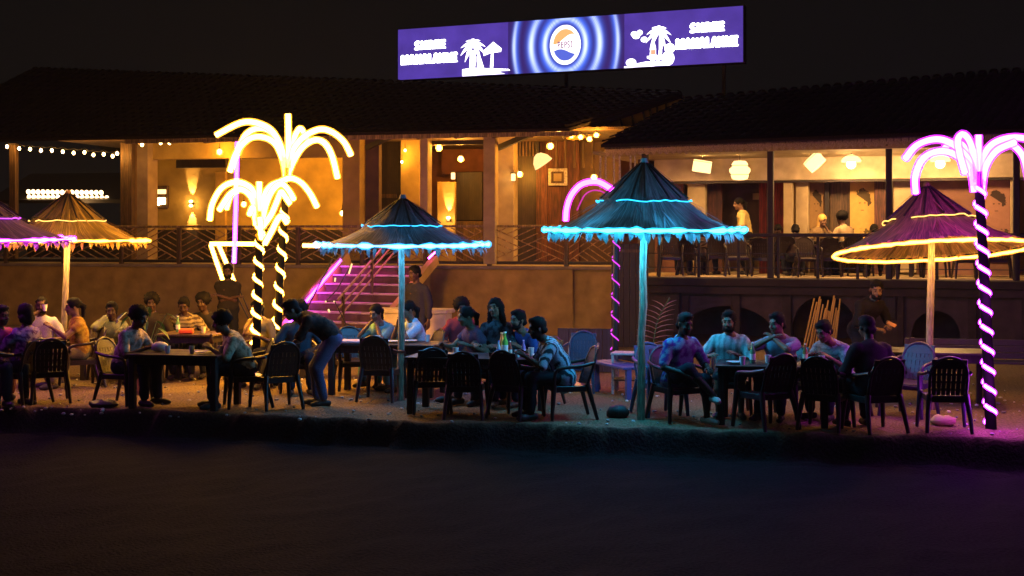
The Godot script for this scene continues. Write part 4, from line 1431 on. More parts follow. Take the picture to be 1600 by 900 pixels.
# ---------------------------------------------------------------- thatched umbrellas with rings of light
func umbrella(label: String, px: float, d: float, rim_py: float, apex_py: float, radius: float, tilt: float, led: String, colour: Color, pole_lean: float, energy: float, thatch: Color, ring_drop := 0.0) -> void:
	var foot := on_sand(px, d)
	var rim := EYE - (rim_py - HORIZON) / FOCAL * d
	var apex := EYE - (apex_py - HORIZON) / FOCAL * d
	var o := thing("thatched_umbrella", label, "umbrella", Transform3D(Basis(Vector3.UP, rng.randf() * 0.3), foot), "thatched umbrellas with light rings")
	var key := "thatch_%d" % int(px)
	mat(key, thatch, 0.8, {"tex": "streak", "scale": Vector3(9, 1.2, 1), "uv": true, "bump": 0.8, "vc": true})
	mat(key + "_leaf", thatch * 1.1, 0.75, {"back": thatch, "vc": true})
	var lean := Vector3(pole_lean, 0, 0)
	var pm := MB.new()
	var pts := PackedVector3Array()
	var rad := PackedFloat32Array()
	for k in 9:
		var t := k / 8.0
		pts.append(lean * t + Vector3(rng.randf_range(-0.012, 0.012), lerpf(-0.25, apex - 0.1, t), rng.randf_range(-0.012, 0.012)))
		rad.append(lerpf(0.052, 0.043, t) + rng.randf_range(-0.004, 0.004))
	pm.tube(pts, rad, 10)
	build(pm, "pole", mat("pole_wood", Color(0.52, 0.43, 0.3), 0.75, {"tex": "streak", "scale": 2.0, "bump": 0.5}), o)
	# everything above hangs together and may be tilted
	var hub := Transform3D(Basis.from_euler(Vector3(tilt, 0, 0)), lean + Vector3(0, rim, 0))
	var hgt := apex - rim
	var mid_r := radius * 0.43
	var mid_y := hgt * 0.47
	var nz := FastNoiseLite.new()
	nz.seed = int(px)
	nz.frequency = 1.2
	var wob := func(an: float, i: int) -> Vector2: return Vector2(nz.get_noise_2d(cos(an) * 2.0 + i * 0.2, sin(an) * 2.0) * 0.05, nz.get_noise_2d(cos(an) * 3.0, sin(an) * 3.0 + i) * 0.025)
	var cm := MB.new()
	cm.lathe(PackedVector2Array([Vector2(radius, 0.0), Vector2(radius * 0.86, hgt * 0.095), Vector2(radius * 0.7, hgt * 0.2), Vector2(radius * 0.55, hgt * 0.33), Vector2(mid_r, mid_y), Vector2(radius * 0.3, hgt * 0.58), Vector2(0.06, hgt * 0.8)]), 40, Transform3D(), wob)
	var canopy := build(cm, "canopy", mats[key], o, hub)
	var tm := MB.new()
	tm.lathe(PackedVector2Array([Vector2(mid_r + 0.05, mid_y - 0.02), Vector2(mid_r * 0.72, mid_y + (hgt - mid_y) * 0.33), Vector2(mid_r * 0.42, mid_y + (hgt - mid_y) * 0.68), Vector2(0.06, hgt)]), 32, Transform3D(), func(an: float, i: int) -> Vector2: return Vector2((0.012 if int(an / TAU * 32 + 0.5) % 2 == 0 else -0.012) * (3 - i) * 0.4, 0))
	var cap := build(tm, "cap", mats[key], o, hub)
	var km := MB.new()
	km.tube(PackedVector3Array([Vector3(0, hgt - 0.03, 0), Vector3(0, hgt + 0.07, 0)]), PackedFloat32Array([0.07, 0.035]), 8)
	build(km, "knot", mats[key], cap)
	# shaggy layer of leaf blades laid down the slopes
	var lay := MB.new()
	for k in 60:
		var an := rng.randf() * TAU
		var t := rng.randf()
		var upper := k % 4 == 0
		var r0 := lerpf(0.1, mid_r * 0.75, t) if upper else lerpf(mid_r * 0.95, radius * 0.7, t)
		var y0 := lerpf(hgt * 0.97, mid_y + (hgt - mid_y) * 0.3, t) if upper else lerpf(mid_y * 1.04, hgt * 0.2, t)
		var slope := atan2(hgt - mid_y, mid_r) if upper else atan2(mid_y, radius - mid_r)
		var b := Basis(Vector3.UP, -an + PI * 0.5) * Basis(Vector3.RIGHT, slope + rng.randf_range(-0.08, 0.02)) * Basis(Vector3.UP, rng.randf_range(-0.3, 0.3))
		var sh := rng.randf_range(0.6, 1.25)
		lay.col = Color(sh, sh * rng.randf_range(0.92, 1.0), sh * 0.92)
		lay.leaf(Transform3D(b, Vector3(cos(an) * r0, y0 + 0.02, sin(an) * r0)), rng.randf_range(0.25, 0.5), rng.randf_range(0.015, 0.03), 0.2, 0.02, 2)
	tag(build(lay, "thatch_blades", mats[key + "_leaf"], canopy), "", "", "", "stuff")
	# fringe: blades hanging from the rim, each one a part
	var kinds := []
	for k in 5:
		var lm := MB.new()
		var sh := rng.randf_range(0.7, 1.2)
		lm.col = Color(sh, sh * 0.97, sh * 0.92)
		lm.leaf(Transform3D(), rng.randf_range(0.08, 0.16), rng.randf_range(0.045, 0.075), 0.25, 0.15, 3)
		kinds.append(lm.mesh(mats[key + "_leaf"]))
	for k in 72:
		var an := TAU * (k + rng.randf_range(-0.4, 0.4)) / 72.0
		var down := rng.randf_range(0.7, 1.35) if ring_drop == 0.0 else rng.randf_range(0.1, 0.5)
		var r := radius * rng.randf_range(0.93, 0.99)
		var b := Basis(Vector3.UP, -an + PI * 0.5 + rng.randf_range(-0.4, 0.9)) * Basis(Vector3.RIGHT, down) * Basis(Vector3.BACK, rng.randf_range(-0.6, 0.6))
		place(kinds[k % 5], "fringe_leaf", canopy, Transform3D(b, Vector3(cos(an) * r, 0.015, sin(an) * r)))
	for k in 14:
		var an := TAU * (k + rng.randf_range(-0.2, 0.2)) / 14.0
		var cr := MB.new()
		cr.beam(Vector3(0.06, hgt + 0.005, 0).rotated(Vector3.UP, an), Vector3(mid_r + 0.04, mid_y + 0.02, 0).rotated(Vector3.UP, an), 0.022, 0.016)
		build(cr, "cap_rib", mats.wood_dark, cap)
	for k in 8:
		var an := TAU * k / 8.0
		var rm := MB.new()
		rm.tube(PackedVector3Array([Vector3(0.03, hgt * 0.5, 0).rotated(Vector3.UP, an), Vector3(radius * 0.5, hgt * 0.3, 0).rotated(Vector3.UP, an), Vector3(radius * 0.96, -0.01, 0).rotated(Vector3.UP, an)]), 0.016, 6)
		build(rm, "rib", mats.wood_mid, o, hub)
	# rings of light: a strong one round the rim, a weak one under the cap
	var line := PackedVector3Array()
	var thick := PackedFloat32Array()
	for k in 90:
		var an := TAU * k / 90.0
		var n1 := nz.get_noise_2d(cos(an) * 6.0, sin(an) * 6.0)
		line.append(Vector3(cos(an) * (radius + 0.05), 0.03 + n1 * 0.012 - ring_drop, sin(an) * (radius + 0.05)))
		thick.append(clampf(0.018 + (0.03 if ring_drop == 0.0 else 0.006) * nz.get_noise_2d(cos(an) * 11.0 + 50.0, sin(an) * 11.0), 0.008, 0.034))
	light_tube("light_ring_tube", line, thick, led, o, 7, true, hub, 1.7)
	var line2 := PackedVector3Array()
	for k in 48:
		var an := TAU * k / 48.0
		line2.append(Vector3(cos(an) * (mid_r + 0.08), mid_y - 0.015 + nz.get_noise_2d(cos(an) * 9.0, sin(an) * 9.0) * 0.03, sin(an) * (mid_r + 0.08)))
	for part in [[2, 20], [22, 33], [36, 45]]:
		light_tube("light_ring_tube", line2.slice(part[0], part[1]), 0.008, "thin" + led, o, 6, false, hub)
	for k in 6:
		var an := TAU * (k + 0.5) / 6.0
		spot(o, hub * Vector3(cos(an) * (radius + 0.12), 0.12, sin(an) * (radius + 0.12)), hub.basis * Vector3(-cos(an), 0.42, -sin(an)), colour, energy * (0.22 if ring_drop == 0.0 else 0.04), 42.0, 0.1)
	for q in [[-0.4, 0.0, 0.36], [0.4, 0.0, 0.36], [0.0, 0.5, 0.4]]: lamp(o, hub * Vector3(q[0], -0.1, q[1]), colour, energy * q[2], 0.12)

func umbrellas() -> void:
	var straw := Color(0.44, 0.29, 0.07)
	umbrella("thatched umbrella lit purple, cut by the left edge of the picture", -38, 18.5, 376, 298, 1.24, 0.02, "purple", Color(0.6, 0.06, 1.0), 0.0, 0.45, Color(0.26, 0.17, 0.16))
	umbrella("thatched umbrella with amber light ring, its pole leaning, left", 96, 20.8, 379, 304, 1.17, 0.0, "warm", Color(1, 0.5, 0.1), 0.1, 2.1, straw)
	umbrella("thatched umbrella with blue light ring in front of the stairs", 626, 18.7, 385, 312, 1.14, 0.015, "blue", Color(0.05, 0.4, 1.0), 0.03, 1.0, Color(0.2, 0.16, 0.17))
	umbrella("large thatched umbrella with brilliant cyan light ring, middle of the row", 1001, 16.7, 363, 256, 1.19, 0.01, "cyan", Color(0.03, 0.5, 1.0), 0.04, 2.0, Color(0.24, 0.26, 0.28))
	umbrella("tilted thatched umbrella showing its whole amber ring, right", 1454, 17.6, 388, 292, 1.2, -0.13, "warm", Color(1, 0.45, 0.07), 0.01, 1.3, Color(0.3, 0.17, 0.08), 0.07)

# ---------------------------------------------------------------- chairs and tables
var chair_made := {}

func chair(label: String, p: Vector3, yaw: float, material := "chair_plastic", group := "plastic garden chairs") -> Node3D:
	if not chair_made.has(material):
		var first := make_chair(material)
		first.transform = Transform3D(Basis(Vector3.UP, yaw), p)
		tag(first, label, "chair", group)
		chair_made[material] = first
		return first
	var c: Node3D = chair_made[material].duplicate()
	c.name = "plastic_chair"
	add_child(c, true)
	c.transform = Transform3D(Basis(Vector3.UP, yaw).scaled(Vector3.ONE * rng.randf_range(0.94, 1.04)), p)
	tag(c, label, "chair", group)
	return c

func make_chair(material: String) -> Node3D:
	# the sitter looks along +z
	var o := thing("plastic_chair", "", "chair")
	var m: Material = mats[material]
	var s := MB.new()
	var prev := []
	for i in 7:
		var t := i / 6.0
		var z := lerpf(-0.2, 0.25, t)
		var y := 0.425 - 0.018 * sin(PI * t) - (0.03 * (t - 0.8) / 0.2 if t > 0.8 else 0.0)
		var w := lerpf(0.2, 0.235, t)
		var row := [Vector3(-w, y, z), Vector3(w, y, z), Vector3(w, y - 0.022, z), Vector3(-w, y - 0.022, z)]
		if i > 0:
			s.quad(prev[0], row[0], row[1], prev[1])
			s.quad(prev[2], row[2], row[3], prev[3])
			s.quad(prev[1], row[1], row[2], prev[2])
			s.quad(prev[3], row[3], row[0], prev[0])
		else: s.quad(row[3], row[0], row[1], row[2])
		prev = row
	s.quad(prev[2], prev[1], prev[0], prev[3])
	build(s, "seat", m, o)
	# back: an arched frame, a broad top and upright slats
	var f := MB.new()
	var arch := PackedVector3Array()
	for k in 15:
		var an := PI * k / 14.0
		var t := sin(an)
		var y := 0.42 + 0.46 * pow(t, 0.55)
		arch.append(Vector3(-cos(an) * lerpf(0.205, 0.235, minf(t * 1.6, 1.0)), y, -0.2 - (y - 0.42) * 0.32))
	f.tube(arch, 0.019, 7)
	build(f, "back_frame", m, o)
	var tp := MB.new()
	tp.bevel_box(Vector3(0, 0.8, -0.322), Vector3(0.4, 0.12, 0.016), 0.006, Basis(Vector3.RIGHT, -0.31))
	build(tp, "back_top", m, o)
	for k in 7:
		var x := (k - 3) * 0.056
		var sl := MB.new()
		sl.beam(Vector3(x * 0.95, 0.43, -0.205), Vector3(x, 0.77, -0.312), 0.049, 0.012, Vector3(0, 0, 1))
		build(sl, "back_slat", m, o)
	for k in 3:
		one_box("back_band", m, o, Vector3(0, 0.5 + k * 0.09, -0.2255 - k * 0.0285), Vector3(0.4, 0.03, 0.014), 0.0, Basis(Vector3.RIGHT, -0.31))
	one_box("seat_skirt", m, o, Vector3(0, 0.375, 0.225), Vector3(0.46, 0.07, 0.016), 0.004)
	one_box("seat_skirt", m, o, Vector3(0, 0.38, -0.2), Vector3(0.4, 0.07, 0.016), 0.004)
	for q in [-1, 1]:
		one_box("seat_skirt", m, o, Vector3(q * 0.222, 0.38, 0.01), Vector3(0.016, 0.07, 0.4), 0.004)
		var a := MB.new()
		a.tube(smooth_line([Vector3(q * 0.235, 0.7, -0.285), Vector3(q * 0.265, 0.665, -0.1), Vector3(q * 0.27, 0.645, 0.12), Vector3(q * 0.262, 0.6, 0.21), Vector3(q * 0.255, 0.42, 0.23)], 4), 0.022, 7)
		build(a, "armrest", m, o)
		var lf := MB.new()
		lf.tube(PackedVector3Array([Vector3(q * 0.24, 0.44, 0.225), Vector3(q * 0.262, 0.2, 0.245), Vector3(q * 0.275, 0.0, 0.26)]), PackedFloat32Array([0.036, 0.028, 0.022]), 6)
		build(lf, "leg", m, o)
		var lb := MB.new()
		lb.tube(PackedVector3Array([Vector3(q * 0.205, 0.44, -0.2), Vector3(q * 0.235, 0.2, -0.265), Vector3(q * 0.25, 0.0, -0.32)]), PackedFloat32Array([0.036, 0.028, 0.022]), 6)
		build(lb, "leg", m, o)
	return o

func table(label: String, p: Vector3, yaw: float, w: float, d: float, h: float, top := "table_top") -> Node3D:
	var o := thing("wooden_table", label, "table", Transform3D(Basis(Vector3.UP, yaw), p), "dark tables on the sand")
	var n := 5
	for k in n:
		one_box("plank", mats[top], o, Vector3(0, h - 0.015, (k - (n - 1) * 0.5) * d / n), Vector3(w, 0.03 + 0.001 * (k % 2), d / n - 0.006), 0.004)
	for q in [[0, 1, 0], [0, -1, 0], [1, 0, 1], [-1, 0, 1]]:
		one_box("apron", mats.wood_dark, o, Vector3(q[0] * (w * 0.5 - 0.08), h - 0.085, q[1] * (d * 0.5 - 0.08)), Vector3(0.03 if q[2] else w - 0.2, 0.11, d - 0.2 if q[2] else 0.03))
	for x in [-1, 1]:
		for z in [-1, 1]:
			one_box("leg", mats.wood_dark, o, Vector3(x * (w * 0.5 - 0.07), (h - 0.03) * 0.5, z * (d * 0.5 - 0.07)), Vector3(0.085, h - 0.03, 0.085), 0.008)
	return o

func bench(label: String, p: Vector3, yaw: float, w: float, h: float, m: Material) -> void:
	var o := thing("wooden_bench", label, "bench", Transform3D(Basis(Vector3.UP, yaw), p), "low benches on the sand")
	for k in 3:
		one_box("seat_plank", m, o, Vector3(0, 0.43, -0.13 + k * 0.14), Vector3(w, 0.035, 0.125), 0.006)
	for k in 3:
		one_box("back_plank", m, o, Vector3(0, 0.5 + k * (h - 0.5) / 2.6, -0.24), Vector3(w, 0.09, 0.03), 0.006)
	for x in [-0.46, 0.46]:
		one_box("leg", m, o, Vector3(x * w, 0.2, 0.12), Vector3(0.07, 0.42, 0.07))
		one_box("leg", m, o, Vector3(x * w, h * 0.5, -0.2), Vector3(0.07, h, 0.05))

func furniture() -> void:
	var r := PI / 180.0
	table("dark table with cups at the left, before the patterned shirts", on_sand(290, 17.9), -13 * r, 1.3, 0.85, 0.72)
	table("dark table with red napkin behind the left group", on_sand(303, 20.9), -10 * r, 0.95, 0.8, 0.76, "wood_mid")
	table("long dark table before the girl in teal, by the blue umbrella pole", on_sand(606, 19.3), -13 * r, 1.6, 0.8, 0.74)
	table("long dark table carrying bottles in the middle", on_sand(745, 17.32), -12 * r, 1.7, 0.85, 0.73)
	table("dark table under the men at the right of the cyan umbrella", on_sand(1208, 16.38), -12 * r, 1.35, 0.85, 0.72)
	table("dark table behind the purple chairs at the right", on_sand(1452, 18.0), -12 * r, 1.5, 0.8, 0.74)
	bench("long low dark bench at the far left behind the amber sand", on_sand(30, 21.6), -12 * r, 2.6, 0.6, mats.wood_dark)
	bench("low dark bench behind the leafy plant at left", on_sand(250, 21.9), -12 * r, 2.3, 0.62, mats.wood_dark)
	bench("low dark bench right of the bending waiter, behind", on_sand(545, 21.4), -12 * r, 1.6, 0.45, mats.wood_dark)
	bench("blue painted bench beside the white side stand", on_sand(968, 19.2), -70 * r, 1.2, 0.5, mat("blue_paint", Color(0.03, 0.06, 0.22), 0.5))
	bench("long dark bench along the undercroft at the right edge", on_sand(1560, 19.6), -12 * r, 2.6, 0.75, mats.chair_purple)
	# free chairs
	chair("dark plastic chair at the left edge, its back to the camera", on_sand(76, 18.4), 205 * r)
	chair("dark plastic chair turned away, at the far left corner", on_sand(8, 18.2), 150 * r)
	chair("large dark chair seen from behind left of the bending waiter", on_sand(432, 17.75), -150 * r)
	chair("dark chair before the woman in pale blue, its back to us", on_sand(672, 17.35), 190 * r)
	chair("blue plastic chair behind the man with crossed legs", on_sand(1030, 17.1), 20 * r, "chair_blue")
	chair("pale edged chair behind the striped man, half hidden", on_sand(905, 19.6), -15 * r, "chair_blue")
	chair("purple plastic chair at the right, seen from behind", on_sand(1476, 15.75), 172 * r, "chair_purple")
	chair("purple plastic chair turned sideways, left of the one by the neon trunk", on_sand(1420, 17.0), -40 * r, "chair_purple")
	chair("empty dark chair under the table of the girl in teal", on_sand(553, 19.9), 20 * r)
	# chairs on the near side of the tables, their backs to the camera
	chair("dark chair at the near side of the middle table, below the bangled arm", on_sand(728, 16.86), 175 * r)
	chair("dark chair at the near side of the middle table, below the bottles", on_sand(806, 16.84), 148 * r)
	chair("dark chair before the table of the girl in teal", on_sand(596, 18.6), 168 * r)
	chair("dark chair at the near side of the right table, left corner", on_sand(1196, 15.95), 207 * r)
	chair("dark chair at the near side of the right table, right corner", on_sand(1290, 15.88), 150 * r)
	# chairs of the terrace
	var fr := right_frame
	var k := 0
	for q in [[1048, 10], [1082, 160], [1118, 200], [1152, 15], [1190, 175], [1226, 190], [1262, 20], [1296, 185], [1340, 170], [1372, 10], [1420, 190], [1462, 175], [1510, 12], [1560, 185]]:
		var p := on_wall(fr, q[0], HORIZON, -0.75 - 0.35 * (k % 3))
		p.y = 1.38
		chair("dark chair on the terrace behind its railing, %s" % ["first from the left", "second from the left", "third from the left", "fourth from the left", "below the standing woman", "left of the cream columns", "below the guest with the headscarf", "below the gap between the two guests", "below the curly guest", "just left of the middle post", "just right of the middle post", "above the amber ring", "fourth from the right edge", "nearest the right edge"][k], fr * p, q[1] * r + deg_to_rad(-18.8), "chair_plastic", "chairs on the terrace")
		k += 1
	for q in [[1120, "left"], [1300, "middle"], [1480, "right"]]:
		var p := on_wall(fr, q[0], HORIZON, -1.9)
		p.y = 1.378
		var t := table("terrace table behind the railing, " + q[1], fr * p, deg_to_rad(-18.8), 1.6, 0.8, 0.76)
		t.set_meta("group", "terrace tables")

# ---------------------------------------------------------------- bodies: a field of rounded bones, meshed as surface nets
class Field:
	var lo: Vector3
	var h: float
	var nx: int
	var ny: int
	var nz: int
	var d := PackedFloat32Array()

	func _init(a: Vector3, b: Vector3, cell: float) -> void:
		lo = a; h = cell
		nx = int(ceil((b.x - a.x) / cell)) + 1
		ny = int(ceil((b.y - a.y) / cell)) + 1
		nz = int(ceil((b.z - a.z) / cell)) + 1
		d.resize(nx * ny * nz)
		d.fill(1000.0)

	func _range(a: float, b: float, o: float, n: int) -> Vector2i:
		return Vector2i(clampi(int(floor((a - o) / h)), 0, n), clampi(int(ceil((b - o) / h)) + 1, 0, n))

	func cap(a: Vector3, b: Vector3, ra: float, rb: float, k := 0.03) -> void:
		var m := maxf(ra, rb) + k + h * 2.2
		var rx := _range(minf(a.x, b.x) - m, maxf(a.x, b.x) + m, lo.x, nx)
		var ry := _range(minf(a.y, b.y) - m, maxf(a.y, b.y) + m, lo.y, ny)
		var rz := _range(minf(a.z, b.z) - m, maxf(a.z, b.z) + m, lo.z, nz)
		var ab := b - a
		var inv := 1.0 / maxf(ab.length_squared(), 1e-9)
		var dr := rb - ra
		for z in range(rz.x, rz.y):
			for y in range(ry.x, ry.y):
				var i := (z * ny + y) * nx + rx.x
				var p := Vector3(lo.x + rx.x * h, lo.y + y * h, lo.z + z * h) - a
				for x in range(rx.x, rx.y):
					var t := clampf(p.dot(ab) * inv, 0.0, 1.0)
					var q := (p - ab * t).length() - ra - dr * t
					var e := d[i]
					var g := k - absf(q - e)
					d[i] = minf(q, e) - (g * g * 0.25 / k if g > 0.0 else 0.0)
					i += 1
					p.x += h

	func ell(c: Vector3, r: Vector3, k := 0.02, b := Basis.IDENTITY, cut := false) -> void:
		var m := maxf(r.x, maxf(r.y, r.z)) + k + h * 2.2
		var rx := _range(c.x - m, c.x + m, lo.x, nx)
		var ry := _range(c.y - m, c.y + m, lo.y, ny)
		var rz := _range(c.z - m, c.z + m, lo.z, nz)
		var bt := b.inverse()
		var least := minf(r.x, minf(r.y, r.z))
		for z in range(rz.x, rz.y):
			for y in range(ry.x, ry.y):
				var i := (z * ny + y) * nx + rx.x
				for x in range(rx.x, rx.y):
					var p := bt * (Vector3(lo.x + x * h, lo.y + y * h, lo.z + z * h) - c)
					var k0 := (p / r).length()
					var k1 := (p / (r * r)).length()
					var q := k0 * (k0 - 1.0) / k1 if k1 > 1e-6 else -least
					var e := d[i]
					if cut:
						q = -q
						var g2 := k - absf(q - e)
						d[i] = maxf(q, e) + (g2 * g2 * 0.25 / k if g2 > 0.0 else 0.0)
					else:
						var g := k - absf(q - e)
						d[i] = minf(q, e) - (g * g * 0.25 / k if g > 0.0 else 0.0)
					i += 1

	func net(out: MB, paint = null, rough := 0.0, noise: FastNoiseLite = null) -> void:
		var ids := PackedInt32Array()
		ids.resize(d.size())
		ids.fill(-1)
		var sy := nx
		var sz := nx * ny
		var off := [0, 1, sy, sy + 1, sz, sz + 1, sz + sy, sz + sy + 1]
		var edges := [[0, 1], [2, 3], [4, 5], [6, 7], [0, 2], [1, 3], [4, 6], [5, 7], [0, 4], [1, 5], [2, 6], [3, 7]]
		var cells := PackedInt32Array()
		var lim := h * 2.6
		var g := PackedFloat32Array()
		g.resize(8)
		for z in nz - 1:
			for y in ny - 1:
				var i0 := (z * ny + y) * nx
				for x in nx - 1:
					var i := i0 + x
					if absf(d[i]) > lim: continue
					var inside := 0
					for k in 8:
						g[k] = d[i + off[k]]
						if g[k] < 0.0: inside += 1
					if inside == 0 or inside == 8: continue
					var s := Vector3.ZERO
					var cnt := 0
					for e in edges:
						var a: int = e[0]
						var b: int = e[1]
						if (g[a] < 0.0) != (g[b] < 0.0):
							var t := g[a] / (g[a] - g[b])
							var pa := Vector3(a & 1, (a >> 1) & 1, (a >> 2) & 1)
							var pb := Vector3(b & 1, (b >> 1) & 1, (b >> 2) & 1)
							s += pa.lerp(pb, t)
							cnt += 1
					s /= cnt
					var nn := Vector3(g[1] + g[3] + g[5] + g[7] - g[0] - g[2] - g[4] - g[6], g[2] + g[3] + g[6] + g[7] - g[0] - g[1] - g[4] - g[5], g[4] + g[5] + g[6] + g[7] - g[0] - g[1] - g[2] - g[3]).normalized()
					var p := lo + (Vector3(x, y, z) + s) * h
					if noise:
						p += nn * noise.get_noise_3dv(p) * rough
					if paint != null: out.col = paint.call(p)
					ids[i] = out.vert(p, nn)
					cells.append(i)
		for i in cells:
			var a := d[i] < 0.0
			for ax in 3:
				var st: int = [1, sy, sz][ax]
				var s1: int = [sy, sz, 1][ax]
				var s2: int = [sz, 1, sy][ax]
				if (d[i + st] < 0.0) == a: continue
				if i - s1 - s2 < 0: continue
				var q0 := ids[i]
				var q1 := ids[i - s1]
				var q2 := ids[i - s1 - s2]
				var q3 := ids[i - s2]
				if q1 < 0 or q2 < 0 or q3 < 0: continue
				if a: out.ix.append_array([q0, q2, q1, q0, q3, q2])
				else: out.ix.append_array([q0, q1, q2, q0, q2, q3])

var head_shapes := []
var hair_shapes := {}
var hand_shapes := []
var cloth_noise := FastNoiseLite.new()

func paint_face(p: Vector3) -> Color:
	var e := Vector2(absf(p.x) - 0.031, p.y - 0.008)
	if p.z > 0.068 and absf(e.x) < 0.015 and absf(e.y) < 0.008:
		return Color(0.05, 0.03, 0.02) if absf(e.x) < 0.0062 else Color(1.5, 1.6, 1.7)
	if p.z > 0.06 and absf(e.x) < 0.021 and absf(p.y - 0.031) < 0.006: return Color(0.16, 0.13, 0.12)
	if p.z > 0.07 and absf(p.x) < 0.025 and absf(p.y + 0.064) < 0.009: return Color(0.95, 0.55, 0.5)
	return Color(1, 1, 1)

func make_heads() -> void:
	for female in 2:
		var f := Field.new(Vector3(-0.11, -0.15, -0.13), Vector3(0.11, 0.15, 0.14), 0.006)
		var s := 0.95 if female else 1.0
		f.ell(Vector3(0, 0.035, -0.014), Vector3(0.074, 0.086, 0.094) * s, 0.02)
		f.ell(Vector3(0, -0.035, 0.026), Vector3(0.058 * s, 0.078, 0.064), 0.03)
		f.ell(Vector3(0, -0.095, 0.058), Vector3(0.026, 0.018, 0.02), 0.025)
		f.cap(Vector3(-0.03, 0.03, 0.074), Vector3(0.03, 0.03, 0.074), 0.011, 0.011, 0.02)
		for q in [-1, 1]:
			f.ell(Vector3(q * 0.031, 0.008, 0.092), Vector3(0.017, 0.012, 0.014), 0.012, Basis.IDENTITY, true)
			f.ell(Vector3(q * 0.031, 0.008, 0.071), Vector3(0.0125, 0.0105, 0.0125), 0.004)
			f.ell(Vector3(q * 0.038, -0.03, 0.064), Vector3(0.02, 0.016, 0.016), 0.02)
			f.ell(Vector3(q * 0.076 * s, -0.004, -0.012), Vector3(0.009, 0.03, 0.018), 0.008, Basis.from_euler(Vector3(0.1, q * 0.35, 0)))
		f.cap(Vector3(0, 0.012, 0.086), Vector3(0, -0.026, 0.103), 0.008, 0.012, 0.012)
		f.cap(Vector3(-0.012, -0.031, 0.092), Vector3(0.012, -0.031, 0.092), 0.008, 0.008, 0.008)
		f.cap(Vector3(-0.017, -0.059, 0.084), Vector3(0.017, -0.059, 0.084), 0.0062, 0.0062, 0.006)
		f.cap(Vector3(-0.014, -0.07, 0.082), Vector3(0.014, -0.07, 0.082), 0.007, 0.007, 0.006)
		f.cap(Vector3(0, -0.02, -0.02), Vector3(0, -0.14, -0.035), 0.05, 0.05, 0.03)
		var m := MB.new()
		f.net(m, paint_face)
		head_shapes.append(m)

func make_hairs() -> void:
	var curl := FastNoiseLite.new()
	curl.seed = 5
	curl.frequency = 28.0
	var wave := FastNoiseLite.new()
	wave.seed = 8
	wave.frequency = 14.0
	for kind in ["short", "crop", "long", "tied", "curly", "bob", "beard"]:
		var f := Field.new(Vector3(-0.17, -0.36, -0.2), Vector3(0.17, 0.2, 0.15), 0.01)
		match kind:
			"short":
				f.ell(Vector3(0, 0.05, -0.02), Vector3(0.084, 0.09, 0.1), 0.02)
				f.ell(Vector3(0, 0.105, 0.03), Vector3(0.06, 0.026, 0.05), 0.03)
				f.cap(Vector3(-0.03, -0.03, -0.075), Vector3(0.03, -0.03, -0.075), 0.04, 0.04, 0.03)
			"crop":
				f.ell(Vector3(0, 0.045, -0.02), Vector3(0.079, 0.084, 0.1), 0.02)
			"long":
				f.ell(Vector3(0, 0.045, -0.022), Vector3(0.089, 0.093, 0.104), 0.02)
				for q in [-1, 1]:
					f.cap(Vector3(q * 0.07, 0.02, -0.03), Vector3(q * 0.1, -0.27, -0.02), 0.04, 0.035, 0.04)
				f.cap(Vector3(0, 0, -0.09), Vector3(0, -0.28, -0.1), 0.06, 0.06, 0.05)
			"tied":
				f.ell(Vector3(0, 0.045, -0.022), Vector3(0.084, 0.088, 0.1), 0.02)
				f.cap(Vector3(0, 0.03, -0.11), Vector3(0, -0.02, -0.15), 0.035, 0.04, 0.02)
				f.cap(Vector3(0, -0.02, -0.15), Vector3(0, -0.2, -0.13), 0.035, 0.02, 0.02)
			"curly":
				f.ell(Vector3(0, 0.06, -0.03), Vector3(0.115, 0.105, 0.12), 0.02)
			"beard":
				f.ell(Vector3(0, -0.075, 0.03), Vector3(0.064, 0.048, 0.062), 0.02)
				f.cap(Vector3(-0.068, -0.01, 0.0), Vector3(-0.05, -0.08, 0.03), 0.012, 0.02, 0.02)
				f.cap(Vector3(0.068, -0.01, 0.0), Vector3(0.05, -0.08, 0.03), 0.012, 0.02, 0.02)
				f.cap(Vector3(-0.022, -0.048, 0.088), Vector3(0.022, -0.048, 0.088), 0.006, 0.006, 0.006)
			"bob":
				f.ell(Vector3(0, 0.045, -0.022), Vector3(0.092, 0.095, 0.106), 0.02)
				f.cap(Vector3(-0.06, -0.06, -0.04), Vector3(0.06, -0.06, -0.04), 0.05, 0.05, 0.03)
				f.cap(Vector3(0, -0.02, -0.08), Vector3(0, -0.09, -0.07), 0.055, 0.05, 0.03)
		# open the face and the ears
		if kind != "beard": f.ell(Vector3(0, -0.045, 0.105), Vector3(0.066, 0.115, 0.09), 0.012, Basis.IDENTITY, true)
		if kind in ["short", "crop"]:
			f.ell(Vector3(0, -0.11, 0.045), Vector3(0.14, 0.1, 0.1), 0.012, Basis.IDENTITY, true)
		var m := MB.new()
		f.net(m, null, 0.034 if kind == "curly" else 0.02, curl if kind in ["curly", "long"] else wave)
		hair_shapes[kind] = m

